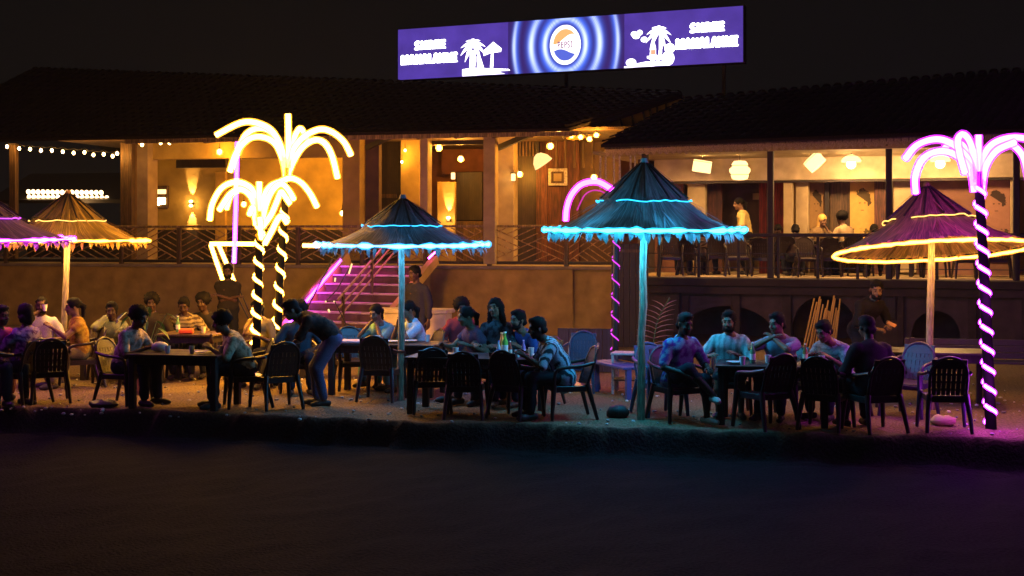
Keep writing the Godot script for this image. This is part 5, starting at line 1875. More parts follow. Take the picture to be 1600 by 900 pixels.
func make_hands() -> void:
	# a left hand: wrist at the origin, fingers along +z, palm facing -y, thumb towards -x; relaxed, then closed
	for closed in 2:
		var f := Field.new(Vector3(-0.075, -0.1, -0.04), Vector3(0.07, 0.05, 0.21), 0.0055)
		f.cap(Vector3(0, 0, -0.03), Vector3(0, 0, 0.01), 0.025, 0.024, 0.012)
		for q in 4:
			var x := -0.03 + q * 0.0195
			f.cap(Vector3(x * 0.55, 0, 0.012), Vector3(x, 0.002, 0.085), 0.016, 0.012, 0.014)
			var len: float = [0.072, 0.082, 0.076, 0.058][q]
			var bend: float = (0.95 if closed else 0.28) + 0.06 * q
			var p := Vector3(x, 0.0, 0.09 - absf(q - 1.3) * 0.003)
			var an := bend * 0.6
			var r := 0.0098
			for seg in 3:
				var l: float = len * [0.45, 0.31, 0.24][seg]
				var e: Vector3 = p + Vector3((q - 1.5) * 0.002, -sin(an), cos(an)).normalized() * l
				f.cap(p, e, r, r - 0.0009, 0.004)
				p = e; r -= 0.0009; an += bend
		var tp := Vector3(-0.024, -0.006, 0.028)
		for seg in 3:
			var e: Vector3 = tp + [Vector3(-0.026, -0.012, 0.024), Vector3(-0.012, -0.014, 0.028), Vector3(-0.002, -0.012, 0.022)][seg]
			f.cap(tp, e, 0.0145 - seg * 0.002, 0.0125 - seg * 0.002, 0.006)
			tp = e
		var m := MB.new()
		f.net(m)
		hand_shapes.append(m)

func bend_joint(a: Vector3, target: Vector3, l1: float, l2: float, pole: Vector3) -> Array:
	var v := target - a
	var dist := clampf(v.length(), absf(l1 - l2) + 0.02, l1 + l2 - 0.004)
	var dir := v.normalized()
	var end := a + dir * dist
	var c := (l1 * l1 - l2 * l2 + dist * dist) / (2.0 * dist)
	var hgt := sqrt(maxf(l1 * l1 - c * c, 0.0))
	var side := (pole - dir * pole.dot(dir))
	side = side.normalized() if side.length() > 0.001 else Vector3.UP
	return [a + dir * c + side * hgt, end]

# the person stands or sits over the origin of xf and looks along its +z; hands and feet are given in the same axes
func person(label: String, xf: Transform3D, s: Dictionary, group := "") -> Node3D:
	var o := thing("person", label, "person", xf, group)
	var sit: bool = s.get("sit", true)
	var fem: bool = s.get("fem", false)
	var hip: float = s.get("hip", 0.52 if sit else 0.92)
	var lean := deg_to_rad(s.get("lean", 4.0))
	var side := deg_to_rad(s.get("side", 0.0))
	var twist := deg_to_rad(s.get("twist", 0.0))
	var pel := Vector3(0, hip, s.get("pz", 0.0))
	var tb := Basis.from_euler(Vector3(lean, twist, side), EULER_ORDER_YXZ)
	var tb2 := Basis.from_euler(Vector3(lean * 1.3 + deg_to_rad(s.get("hunch", 6.0)), twist, side), EULER_ORDER_YXZ)
	var waist := pel + tb * Vector3(0, 0.2, 0)
	var chest := waist + tb2 * Vector3(0, 0.17, 0)
	var neck := chest + tb2 * Vector3(0, 0.135, -0.01)
	var sw := 0.165 if fem else 0.188
	var hb := Basis.from_euler(Vector3(deg_to_rad(s.get("nod", 5.0)), deg_to_rad(s.get("look", 0.0)), deg_to_rad(s.get("tilt", 0.0))), EULER_ORDER_YXZ)
	var head := neck + tb2 * Vector3(0, 0.1, 0.012) + hb * Vector3(0, 0.085, 0.015)
	var sh := []
	var arms := []
	var legs := []
	for k in 2:
		var q := 1.0 if k == 0 else -1.0      # 0 is towards +x
		var shoulder: Vector3 = chest + tb2 * Vector3(q * sw, 0.052, -0.005)
		sh.append(shoulder)
		var dflt := Vector3(q * 0.2, hip + 0.12, 0.3) if sit else Vector3(q * 0.24, hip - 0.12, 0.06)
		var target: Vector3 = s.get("hand_a" if k == 0 else "hand_b", dflt)
		var pole: Vector3 = s.get("elbow_a" if k == 0 else "elbow_b", Vector3(q * 0.7, -0.8, -0.35))
		var j := bend_joint(shoulder, target, 0.285, 0.25, pole)
		arms.append([shoulder, j[0], j[1]])
		var hp := pel + Vector3(q * 0.085, -0.02, 0)
		var fd := Vector3(q * 0.14, 0.085, 0.44) if sit else Vector3(q * 0.1, 0.085, -0.02)
		var ft: Vector3 = s.get("foot_a" if k == 0 else "foot_b", fd)
		var kj := bend_joint(hp, ft, 0.43, 0.43, s.get("knee_a" if k == 0 else "knee_b", Vector3(q * 0.12, 0.6, 1.0)))
		legs.append([hp, kj[0], kj[1]])
	var lo := pel
	var hi := pel
	for p in [head + Vector3(0, 0.16, 0), head, neck, arms[0][0], arms[0][1], arms[0][2], arms[1][0], arms[1][1], arms[1][2], legs[0][1], legs[0][2], legs[1][1], legs[1][2]]:
		lo = lo.min(p); hi = hi.max(p)
	lo -= Vector3(0.22, 0.12, 0.24)
	hi += Vector3(0.22, 0.1, 0.24)
	var cell := 0.021
	var fat: float = s.get("fat", 1.0)
	# --- the body itself, one surface from neck to toes
	var f := Field.new(lo, hi, cell)
	body_trunk(f, pel, waist, chest, neck, tb, tb2, sw, 0.0, fat)
	f.cap(neck - tb2 * Vector3(0, 0.04, 0), head + hb * Vector3(0, -0.05, -0.025), 0.056, 0.05, 0.03)
	for k in 2:
		f.cap(arms[k][0], arms[k][1], 0.05 * fat, 0.04, 0.03)
		f.cap(arms[k][1], arms[k][2], 0.041, 0.027, 0.02)
		f.cap(legs[k][0], legs[k][1], 0.085 * fat, 0.058, 0.03)
		f.cap(legs[k][1], legs[k][1].lerp(legs[k][2], 0.35), 0.056, 0.058, 0.02)
		f.cap(legs[k][1].lerp(legs[k][2], 0.35), legs[k][2], 0.058, 0.036, 0.02)
		var toe := foot_dir(legs[k], s, k)
		f.cap(legs[k][2] - toe * 0.05 + Vector3(0, -0.045, 0), legs[k][2] + toe * 0.15 + Vector3(0, -0.058, 0), 0.036, 0.026, 0.03)
	var m := MB.new()
	f.net(m)
	m.append(head_shapes[1 if fem else 0], Transform3D(hb.scaled(Vector3.ONE * 1.07), head))
	for k in 2:
		var q := 1.0 if k == 0 else -1.0
		var dir: Vector3 = (arms[k][2] - arms[k][1]).normalized()
		var palm: Vector3 = s.get("palm_a" if k == 0 else "palm_b", Vector3(-q * 0.5, -1, -0.2))
		var y := -(palm - dir * palm.dot(dir)).normalized()
		var x := y.cross(dir).normalized()
		var hbas := Basis(x * (1.0 if k == 0 else -1.0), y, dir)     # the second hand is the mirror image
		m.append(hand_shapes[1 if s.get("grip", false) else 0], Transform3D(hbas, arms[k][2] + dir * 0.02))
	build(m, "body", mat("skin_%d" % s.get("skin", 0), [Color(0.13, 0.062, 0.035), Color(0.22, 0.115, 0.065), Color(0.07, 0.034, 0.02)][s.get("skin", 0)], 0.55, {"vc": true, "tex": "fine", "scale": 3.0, "bump": 0.15, "spec": 0.35}), o)
	# --- hair
	if s.get("hair", "short") != "":
		build(hair_shapes[s.get("hair", "short")], "hair", mat("hair_dark", Color(0.01, 0.008, 0.007), 0.8, {"tex": "streak", "scale": 6.0, "bump": 0.6, "spec": 0.25}), o, Transform3D(hb.scaled(Vector3.ONE * 1.07), head))
	if s.get("beard", false): build(hair_shapes["beard"], "beard", mats["hair_dark"], o, Transform3D(hb.scaled(Vector3.ONE * 1.07), head))
	# --- shirt
	var g := Field.new(lo, hi, cell)
	body_trunk(g, pel, waist, chest, neck - tb2 * Vector3(0, 0.035, 0), tb, tb2, sw, 0.018, fat)
	var sleeve: float = s.get("sleeve", 0.75)
	for k in 2:
		var up: float = minf(sleeve, 1.0)
		g.cap(arms[k][0], arms[k][0].lerp(arms[k][1], up), 0.068 * fat, 0.064, 0.03)
		if sleeve > 1.0: g.cap(arms[k][1], arms[k][1].lerp(arms[k][2], minf(sleeve - 1.0, 0.9)), 0.06, 0.047, 0.03)
	if s.get("loose", false):
		g.cap(pel + tb * Vector3(-0.07, -0.06, 0.02), pel + tb * Vector3(0.07, -0.06, 0.02), 0.14, 0.14, 0.05)
	var sm := MB.new()
	var c1: Color = s.get("shirt", Color(0.3, 0.3, 0.3))
	var c2: Color = s.get("shirt2", c1)
	var how: String = s.get("pattern", "plain")
	var tbi := tb2.inverse()
	g.net(sm, func(p: Vector3) -> Color: return cloth_colour(how, tbi * (p - chest), c1, c2), 0.03, cloth_noise)
	build(sm, "shirt", mat("cloth", Color(1, 1, 1), 0.85, {"vc": true, "tex": "fine", "scale": 4.0, "bump": 0.4, "spec": 0.2}), o)
	if not fem:
		# a turned collar, open at the throat
		var cl := MB.new()
		var cp := PackedVector3Array()
		cl.col = c1
		for k in 13:
			var an := lerpf(0.5, TAU - 0.5, k / 12.0)
			cp.append(neck + tb2 * Vector3(sin(an) * 0.075, -0.012 - 0.03 * cos(an), cos(an) * 0.068 + 0.005))
		cl.tube(cp, 0.017, 6)
		build(cl, "collar", mats["cloth"], o)
	# --- trousers, shorts or a skirt
	var t := Field.new(lo, hi, cell)
	t.cap(pel + Vector3(-0.075, 0, 0), pel + Vector3(0.075, 0, 0), 0.125 * fat, 0.125 * fat, 0.03)
	t.cap(pel, pel + tb * Vector3(0, 0.08, 0), 0.125 * fat, 0.12 * fat, 0.03)
	var reach: float = s.get("trousers", 1.9)
	for k in 2:
		t.cap(legs[k][0], legs[k][0].lerp(legs[k][1], minf(reach, 1.0)), 0.105 * fat, 0.08, 0.04)
		if reach > 1.0: t.cap(legs[k][1], legs[k][1].lerp(legs[k][2], reach - 1.0), 0.078, 0.062, 0.03)
	var tm := MB.new()
	var tc: Color = s.get("legs", Color(0.03, 0.035, 0.05))
	t.net(tm, func(_p: Vector3) -> Color: return tc, 0.018, cloth_noise)
	build(tm, "trousers", mats["cloth"], o)
	# --- shoes
	for k in 2:
		var toe := foot_dir(legs[k], s, k)
		var c: Vector3 = legs[k][2]
		var sf := Field.new(c - Vector3(0.3, 0.13, 0.3), c + Vector3(0.3, 0.1, 0.3), 0.016)
		sf.cap(c - toe * 0.06 + Vector3(0, -0.045, 0), c + toe * 0.1 + Vector3(0, -0.05, 0), 0.044, 0.038, 0.03)
		sf.cap(c + toe * 0.1 + Vector3(0, -0.05, 0), c + toe * 0.165 + Vector3(0, -0.056, 0), 0.038, 0.03, 0.03)
		var shm := MB.new()
		sf.net(shm)
		build(shm, "shoe", mat("shoe_%s" % ("light" if s.get("light_shoes", false) else "dark"), Color(0.35, 0.3, 0.25) if s.get("light_shoes", false) else Color(0.03, 0.025, 0.022), 0.6), o)
	if s.get("glasses", false):
		var gm := MB.new()
		for q in [-1, 1]:
			var ring := PackedVector3Array()
			for k in 12:
				ring.append(Vector3(q * 0.033 + cos(TAU * k / 12) * 0.024, 0.006 + sin(TAU * k / 12) * 0.018, 0.097))
			gm.tube(ring, 0.0025, 5, false, true)
			gm.tube(PackedVector3Array([Vector3(q * 0.056, 0.01, 0.095), Vector3(q * 0.078, 0.012, 0.0)]), 0.0025, 5)
		gm.tube(PackedVector3Array([Vector3(-0.01, 0.01, 0.1), Vector3(0.01, 0.01, 0.1)]), 0.0025, 5)
		build(gm, "glasses", mat("black_plastic", Color(0.012, 0.012, 0.013), 0.4), o, Transform3D(hb, head))
	o.set_meta("head_at", xf * head)
	o.set_meta("hand_a_at", xf * (arms[0][2] + (arms[0][2] - arms[0][1]).normalized() * 0.1))
	o.set_meta("hand_b_at", xf * (arms[1][2] + (arms[1][2] - arms[1][1]).normalized() * 0.1))
	return o

func foot_dir(leg: Array, s: Dictionary, k: int) -> Vector3:
	var q := 1.0 if k == 0 else -1.0
	var t := Vector3(q * 0.25, 0, 1)
	if s.has("toe_a" if k == 0 else "toe_b"): t = s["toe_a" if k == 0 else "toe_b"]
	return t.normalized()

func body_trunk(f: Field, pel: Vector3, waist: Vector3, chest: Vector3, neck: Vector3, tb: Basis, tb2: Basis, sw: float, grow: float, fat: float) -> void:
	f.cap(pel + tb * Vector3(-0.07, 0.0, 0), pel + tb * Vector3(0.07, 0.0, 0), 0.108 * fat + grow, 0.108 * fat + grow, 0.04)
	f.cap(waist + tb * Vector3(0, -0.05, -0.01), chest + tb2 * Vector3(0, 0.06, -0.015), 0.105 * fat + grow, 0.1 + grow, 0.06)
	for q in [-1, 1]:
		f.cap(pel + tb * Vector3(q * 0.06, 0.03, 0), waist + tb * Vector3(q * 0.055 * fat, 0, 0), 0.1 * fat + grow, 0.095 * fat + grow, 0.05)
		f.cap(waist + tb * Vector3(q * 0.055 * fat, 0, 0), chest + tb2 * Vector3(q * sw * 0.42, 0, 0), 0.092 * fat + grow, 0.1 + grow, 0.05)
		f.cap(chest + tb2 * Vector3(q * sw * 0.4, 0.02, 0.0), chest + tb2 * Vector3(q * sw * 0.88, 0.035, -0.01), 0.085 + grow * 0.6, 0.042 + grow, 0.05)
		f.cap(neck, chest + tb2 * Vector3(q * sw * 0.85, 0.075, -0.012), 0.045 + grow * 0.4, 0.035 + grow, 0.04)

func cloth_colour(how: String, p: Vector3, a: Color, b: Color) -> Color:
	match how:
		"stripes": return a if fposmod(p.x * 13.0 + p.z * 5.0, 1.0) < 0.55 else b
		"bands": return a if fposmod(p.y * 17.0, 1.0) < 0.55 else b
		"print": return a.lerp(b, smoothstep(-0.05, 0.15, cloth_noise.get_noise_3dv(p * 2.5)))
		"front": return a if absf(p.x) < 0.06 and p.z > 0.02 else b
	return a

# ---------------------------------------------------------------- the guests
func stand_at(px: float, d: float, yaw: float, y := 0.0) -> Transform3D:
	return Transform3D(Basis(Vector3.UP, deg_to_rad(yaw)), on_sand(px, d, y))

func seat_under(label: String, xf: Transform3D, material := "chair_plastic", back := 0.0) -> void:
	var c := chair(label, Vector3.ZERO, 0.0, material)
	c.transform = xf * Transform3D(Basis(), Vector3(0, 0, back))

func people() -> void:
	var xf: Transform3D
	# ---- far left, under the purple and the amber umbrella
	xf = stand_at(-10, 18.2, 60)
	person("person in a pink sleeve cut off by the left edge", xf, {"shirt": Color(0.55, 0.06, 0.25), "lean": 8.0})
	xf = stand_at(36, 18.3, -122)
	person("person with dark hair in a purple patterned top, back to us, far left", xf, {"fem": true, "hair": "bob", "shirt": Color(0.45, 0.35, 0.5), "shirt2": Color(0.1, 0.04, 0.16), "pattern": "print", "sleeve": 1.6, "lean": -8.0, "legs": Color(0.2, 0.08, 0.14), "hand_a": Vector3(0.2, 0.7, 0.35)})
	seat_under("dark plastic chair of the person in purple print, far left", xf)
	xf = stand_at(66, 20.6, 12)
	var drinker := person("man in a white shirt holding a cup to his mouth, left of the leaning pole", xf, {"beard": true, "hair": "crop", "shirt": Color(0.75, 0.72, 0.62), "hand_b": Vector3(-0.04, 1.11, 0.2), "elbow_b": Vector3(-0.8, -0.6, 0.2), "grip": true, "nod": 0.0})
	cup("white cup at the mouth of the man in the white shirt", drinker.get_meta("hand_b_at") + Vector3(0.03, 0.02, 0.02), Color(0.8, 0.78, 0.72))
	xf = stand_at(126, 20.2, -62)
	person("woman in an amber sleeveless top reaching toward the leaning pole", xf, {"fem": true, "hair": "tied", "skin": 1, "shirt": Color(0.65, 0.42, 0.06), "shirt2": Color(0.4, 0.2, 0.03), "pattern": "print", "sleeve": 0.3, "lean": 4.0, "hand_a": Vector3(0.12, 0.9, 0.42), "hand_b": Vector3(-0.08, 0.72, 0.42), "legs": Color(0.3, 0.24, 0.12)})
	seat_under("dark chair of the woman in the amber top", xf)
	xf = stand_at(168, 21.0, 28)
	person("person in a pale green long sleeved top leaning on one arm", xf, {"shirt": Color(0.28, 0.3, 0.18), "sleeve": 1.9, "lean": 24.0, "look": -20.0, "skin": 2, "hand_b": Vector3(-0.1, 1.02, 0.4), "hand_a": Vector3(0.15, 0.74, 0.42), "legs": Color(0.05, 0.05, 0.05)})
	seat_under("dark chair of the person in pale green", xf)
	xf = stand_at(194, 18.2, 68)
	person("person in a cream shirt with one purple lit shoulder at the left table", xf, {"hair": "curly", "shirt": Color(0.6, 0.5, 0.38), "shirt2": Color(0.3, 0.22, 0.16), "pattern": "print", "lean": 14.0, "nod": 14.0, "hand_a": Vector3(0.14, 0.76, 0.45), "hand_b": Vector3(-0.12, 0.76, 0.42), "skin": 0})
	seat_under("dark chair of the person in cream at the left table", xf)
	xf = stand_at(238, 21.4, 10)
	person("person with dark hair in shade behind the leafy plant", xf, {"shirt": Color(0.04, 0.035, 0.03), "skin": 2, "hair": "curly"})
	xf = stand_at(292, 21.7, 4)
	person("person in a striped shirt behind the table with the red napkin", xf, {"shirt": Color(0.4, 0.33, 0.18), "shirt2": Color(0.1, 0.07, 0.04), "pattern": "bands", "lean": 16.0, "nod": 22.0, "skin": 2})
	seat_under("dark chair of the person in the striped shirt, behind", xf)
	xf = stand_at(325, 21.9, -14)
	person("person in black right of the striped shirt", xf, {"shirt": Color(0.03, 0.027, 0.025), "skin": 2, "lean": 10.0, "hair": "curly"})
	seat_under("dark chair of the person in black at the left rear table", xf)
	xf = stand_at(357, 25.0, 6)
	person("man in a black polo standing with folded arms under the neon cocktail glass", xf, {"beard": true, "sit": false, "shirt": Color(0.04, 0.032, 0.025), "hand_a": Vector3(-0.1, 1.14, 0.19), "hand_b": Vector3(0.12, 1.12, 0.17), "elbow_a": Vector3(0.5, -1.0, -0.1), "elbow_b": Vector3(-0.5, -1.0, -0.1), "legs": Color(0.02, 0.02, 0.022), "nod": 8.0})
	xf = stand_at(385, 17.9, -72)
	person("man in a cream printed shirt at the left table, facing left", xf, {"hair": "curly", "skin": 1, "shirt": Color(0.62, 0.52, 0.34), "shirt2": Color(0.3, 0.22, 0.13), "pattern": "print", "lean": 22.0, "nod": 10.0, "sleeve": 0.9, "hand_a": Vector3(0.16, 0.78, 0.46), "hand_b": Vector3(-0.14, 0.78, 0.45)})
	seat_under("dark chair of the man in the cream printed shirt", xf)
	xf = stand_at(412, 20.4, -18)
	person("person in a cream top beneath the amber trunk, hand at the chin", xf, {"fem": true, "hair": "tied", "skin": 1, "shirt": Color(0.3, 0.22, 0.12), "lean": 12.0, "hand_b": Vector3(-0.05, 1.0, 0.24), "hand_a": Vector3(0.1, 0.76, 0.34)})
	seat_under("dark chair of the person beneath the amber trunk", xf)
	# ---- the waiter who bends over, and the one behind
	xf = stand_at(503, 18.0, -78)
	person("waiter in black shirt and blue trousers bending low over a table", xf, {"sit": false, "hip": 0.9, "pz": -0.14, "lean": 40.0, "hunch": 16.0, "nod": 22.0, "skin": 1, "shirt": Color(0.03, 0.022, 0.02), "shirt2": Color(0.08, 0.04, 0.03), "pattern": "print", "sleeve": 0.85, "legs": Color(0.13, 0.13, 0.26), "hand_a": Vector3(0.12, 0.72, 0.5), "hand_b": Vector3(-0.14, 0.74, 0.46), "foot_a": Vector3(0.1, 0.085, -0.02), "foot_b": Vector3(-0.12, 0.085, 0.06)})
	xf = stand_at(466, 19.6, 14)
	person("person in a dark teal top seated behind the bending waiter", xf, {"skin": 2, "hair": "curly", "shirt": Color(0.06, 0.1, 0.13), "lean": 12.0, "nod": 12.0})
	seat_under("dark chair of the person behind the bending waiter", xf)
	# ---- table by the blue umbrella
	xf = stand_at(604, 20.5, -28)
	person("girl in a teal top, hair tied back, leaning on the table", xf, {"fem": true, "hair": "tied", "skin": 1, "shirt": Color(0.25, 0.5, 0.5), "lean": 18.0, "nod": 16.0, "hand_a": Vector3(0.05, 0.93, 0.34), "hand_b": Vector3(-0.1, 0.92, 0.34), "hip": 0.48, "legs": Color(0.1, 0.35, 0.42)})
	seat_under("dark chair of the girl in teal", xf)
	xf = stand_at(655, 19.8, -62)
	person("woman in glasses and a pale blue top looking left past the blue pole", xf, {"fem": true, "hair": "tied", "skin": 1, "glasses": true, "shirt": Color(0.5, 0.66, 0.75), "lean": 10.0, "hand_a": Vector3(0.1, 0.98, 0.32), "hand_b": Vector3(-0.06, 0.96, 0.32), "legs": Color(0.2, 0.45, 0.55)})
	seat_under("dark chair of the woman in glasses", xf)
	xf = stand_at(653, 23.4, -24)
	person("man in a grey shirt standing before the cream counter", xf, {"sit": false, "shirt": Color(0.045, 0.042, 0.06), "sleeve": 1.8, "legs": Color(0.04, 0.04, 0.06), "skin": 0, "look": -25.0, "fat": 1.05})
	# ---- the middle table
	xf = stand_at(718, 20.6, 10)
	person("person in a maroon top behind the middle table, in shade", xf, {"fem": true, "hair": "curly", "shirt": Color(0.28, 0.05, 0.06), "skin": 0, "lean": 14.0})
	seat_under("dark chair of the person in maroon", xf)
	xf = stand_at(752, 18.5, -58)
	person("woman stretching a bangled arm along the middle table", xf, {"fem": true, "hair": "tied", "skin": 1, "shirt": Color(0.16, 0.09, 0.14), "sleeve": 0.4, "lean": 14.0, "nod": 10.0, "look": -10.0, "hand_b": Vector3(-0.06, 0.79, 0.56), "hand_a": Vector3(0.2, 0.78, 0.3)})
	seat_under("dark chair of the woman with bangles", xf)
	xf = stand_at(778, 18.3, -22)
	person("laughing woman with long curly hair in a dark shimmering top", xf, {"fem": true, "hair": "long", "skin": 1, "shirt": Color(0.1, 0.12, 0.13), "shirt2": Color(0.03, 0.03, 0.035), "pattern": "print", "sleeve": 1.5, "hip": 0.6, "lean": 2.0, "tilt": 6.0, "nod": -4.0, "hand_a": Vector3(0.16, 0.8, 0.36), "hand_b": Vector3(-0.18, 0.8, 0.34)})
	seat_under("dark chair of the woman with long curly hair", xf)
	xf = stand_at(836, 18.2, -52)
	person("man in a dark blue shirt leaning on the middle table", xf, {"beard": true, "skin": 1, "shirt": Color(0.04, 0.09, 0.28), "lean": 20.0, "nod": 0.0, "hand_a": Vector3(0.18, 0.78, 0.38), "hand_b": Vector3(-0.1, 0.78, 0.42)})
	seat_under("dark chair of the man in dark blue", xf)
	xf = stand_at(880, 16.8, -80)
	person("man in a blue and black striped shirt seated at the end of the middle table", xf, {"skin": 2, "shirt": Color(0.4, 0.55, 0.62), "shirt2": Color(0.03, 0.04, 0.05), "pattern": "stripes", "loose": true, "sleeve": 0.95, "lean": 20.0, "hunch": 10.0, "nod": 8.0, "hand_a": Vector3(0.14, 0.78, 0.5), "hand_b": Vector3(-0.15, 0.78, 0.46), "legs": Color(0.02, 0.025, 0.03)})
	seat_under("dark chair of the striped man, its back tilted to the right", xf, "chair_plastic", -0.06)
	# ---- right of the cyan umbrella
	xf = stand_at(1058, 16.6, 26)
	person("man in a patterned purple shirt with crossed legs, left of the right table", xf, {"skin": 2, "shirt": Color(0.26, 0.3, 0.42), "shirt2": Color(0.16, 0.04, 0.26), "pattern": "print", "loose": true, "sleeve": 0.85, "lean": 8.0, "nod": 10.0, "tilt": -4.0, "hand_a": Vector3(0.2, 0.66, 0.4), "hand_b": Vector3(-0.16, 0.62, 0.36), "foot_a": Vector3(0.1, 0.1, 0.5), "foot_b": Vector3(0.12, 0.36, 0.62), "legs": Color(0.03, 0.03, 0.04), "trousers": 1.35, "light_shoes": true})
	seat_under("dark chair of the man in patterned purple", xf)
	xf = stand_at(1139, 17.2, -8)
	person("man in a pale checked short sleeved shirt facing us at the right table", xf, {"beard": true, "skin": 1, "shirt": Color(0.55, 0.62, 0.6), "shirt2": Color(0.3, 0.36, 0.36), "pattern": "stripes", "sleeve": 0.85, "lean": 10.0, "look": -14.0, "hand_a": Vector3(0.1, 0.78, 0.4), "hand_b": Vector3(-0.26, 0.76, 0.36), "legs": Color(0.06, 0.06, 0.07), "trousers": 0.95})
	seat_under("dark chair of the man in the pale checked shirt", xf)
	xf = stand_at(1225, 16.9, -34)
	person("man with raised clasped hands at the right table, magenta rim of light", xf, {"skin": 1, "shirt": Color(0.32, 0.32, 0.38), "sleeve": 0.8, "lean": 12.0, "look": -20.0, "hand_a": Vector3(0.0, 1.0, 0.32), "hand_b": Vector3(-0.06, 0.99, 0.33), "elbow_a": Vector3(0.9, -0.5, 0.2), "elbow_b": Vector3(-0.9, -0.5, 0.2), "legs": Color(0.04, 0.04, 0.05)})
	seat_under("dark chair of the man with clasped hands", xf)
	xf = stand_at(1313, 16.9, -48)
	person("person in a light blue shirt bowed over the right end of the table", xf, {"skin": 1, "shirt": Color(0.4, 0.48, 0.52), "shirt2": Color(0.2, 0.25, 0.3), "pattern": "bands", "sleeve": 0.95, "lean": 18.0, "hunch": 14.0, "nod": 22.0, "hip": 0.5, "hand_a": Vector3(0.16, 0.76, 0.42), "hand_b": Vector3(-0.16, 0.76, 0.42)})
	seat_under("dark chair of the person in light blue", xf)
	xf = stand_at(1366, 15.7, 196)
	person("broad person in black seen from behind at the right table", xf, {"skin": 2, "shirt": Color(0.022, 0.018, 0.02), "sleeve": 1.6, "fat": 1.2, "lean": 8.0, "nod": 10.0, "legs": Color(0.02, 0.02, 0.022)})
	seat_under("dark chair under the broad person in black", xf)
	xf = stand_at(1352, 19.2, 24)
	var waiter := person("waiter in dark uniform leaning forward with an orange folder", xf, {"beard": true, "sit": false, "shirt": Color(0.02, 0.016, 0.017), "sleeve": 0.9, "lean": 24.0, "nod": 14.0, "look": -26.0, "pz": -0.1, "skin": 1, "hand_a": Vector3(0.18, 1.0, 0.3), "hand_b": Vector3(-0.06, 0.96, 0.3), "legs": Color(0.03, 0.025, 0.03), "grip": true})
	var folder := MB.new()
	folder.bevel_box(Vector3.ZERO, Vector3(0.05, 0.015, 0.2), 0.004, Basis.from_euler(Vector3(0.2, 0.3, 0.9)))
	tag(build(folder, "folder", mat("orange_card", Color(0.7, 0.25, 0.06), 0.6), null, Transform3D(Basis(), waiter.get_meta("hand_a_at") + Vector3(0.02, 0.04, 0.03))), "orange folder in the hand of the leaning waiter", "folder")
	# ---- on the terrace
	var fr := right_frame
	var t1 := fr * Transform3D(Basis(Vector3.UP, deg_to_rad(-72)), Vector3(on_wall(fr, 1166, HORIZON, -2.0).x, 1.38, -2.0))
	person("woman in a yellow top standing on the terrace, facing left", t1, {"sit": false, "fem": true, "hair": "tied", "skin": 1, "shirt": Color(0.6, 0.45, 0.16), "sleeve": 0.9, "lean": 8.0, "nod": 10.0, "hand_a": Vector3(0.12, 1.0, 0.34), "hand_b": Vector3(-0.16, 0.98, 0.3)})
	var t2 := fr * Transform3D(Basis(Vector3.UP, deg_to_rad(50)), Vector3(on_wall(fr, 1274, HORIZON, -2.5).x, 1.38, -2.5))
	var covered := person("terrace guest in a yellow headscarf raising a hand to the face", t2, {"fem": true, "hair": "", "skin": 1, "shirt": Color(0.3, 0.2, 0.1), "sleeve": 1.7, "lean": 12.0, "nod": 12.0, "hand_a": Vector3(0.06, 1.02, 0.3), "hip": 0.56})
	var scarf := MB.new()
	var sf := Field.new(Vector3(-0.16, -0.2, -0.18), Vector3(0.16, 0.18, 0.14), 0.01)
	sf.ell(Vector3(0, 0.05, -0.02), Vector3(0.092, 0.094, 0.105), 0.02)
	sf.cap(Vector3(0, 0.0, -0.06), Vector3(0, -0.14, -0.06), 0.075, 0.07, 0.03)
	sf.ell(Vector3(0, -0.04, 0.1), Vector3(0.062, 0.1, 0.09), 0.012, Basis.IDENTITY, true)
	sf.net(scarf)
	scarf.col = Color(1, 1, 1)
	build(scarf, "headscarf", mat("yellow_cloth", Color(0.6, 0.38, 0.1), 0.85), covered, covered.transform.affine_inverse() * Transform3D(covered.transform.basis * Basis.from_euler(Vector3(deg_to_rad(12), 0, 0)), covered.get_meta("head_at")))
	var t3 := fr * Transform3D(Basis(Vector3.UP, deg_to_rad(-130)), Vector3(on_wall(fr, 1323, HORIZON, -1.7).x, 1.38, -1.7))
	person("terrace guest with full dark curly hair and a tan top", t3, {"hair": "curly", "skin": 0, "shirt": Color(0.45, 0.32, 0.18), "lean": 8.0, "hip": 0.58})
	var k := 0
	for q in [[1064, -1.6, 20], [1098, -1.5, 170], [1242, -1.2, 185], [1372, -1.5, 195], [1212, -2.4, 15]]:
		var tx := fr * Transform3D(Basis(Vector3.UP, deg_to_rad(q[2])), Vector3(on_wall(fr, q[0], HORIZON, q[1]).x, 1.38, q[1]))
		person(["terrace guest half hidden behind the cyan umbrella, first from the left", "terrace guest half hidden behind the cyan umbrella, second from the left", "terrace guest in dark clothes behind the railing left of the headscarf", "terrace guest in dark clothes by the middle post", "terrace guest in dark clothes near the left post"][k], tx, {"shirt": Color(0.05, 0.03, 0.03), "skin": 2, "hip": 0.42, "lean": 26.0, "nod": 30.0})
		k += 1

# ---------------------------------------------------------------- small things
func cup(label: String, p: Vector3, c: Color) -> void:
	var m := MB.new()
	m.lathe(PackedVector2Array([Vector2(0.028, -0.05), Vector2(0.04, 0.05), Vector2(0.036, 0.05), Vector2(0.025, -0.045)]), 14)
	var o := build(m, "cup", mat("cup_%d" % int(c.r * 1000 + c.g * 77 + c.b * 5), c, 0.4), null, Transform3D(Basis(), p))
	tag(o, label, "cup", "cups")

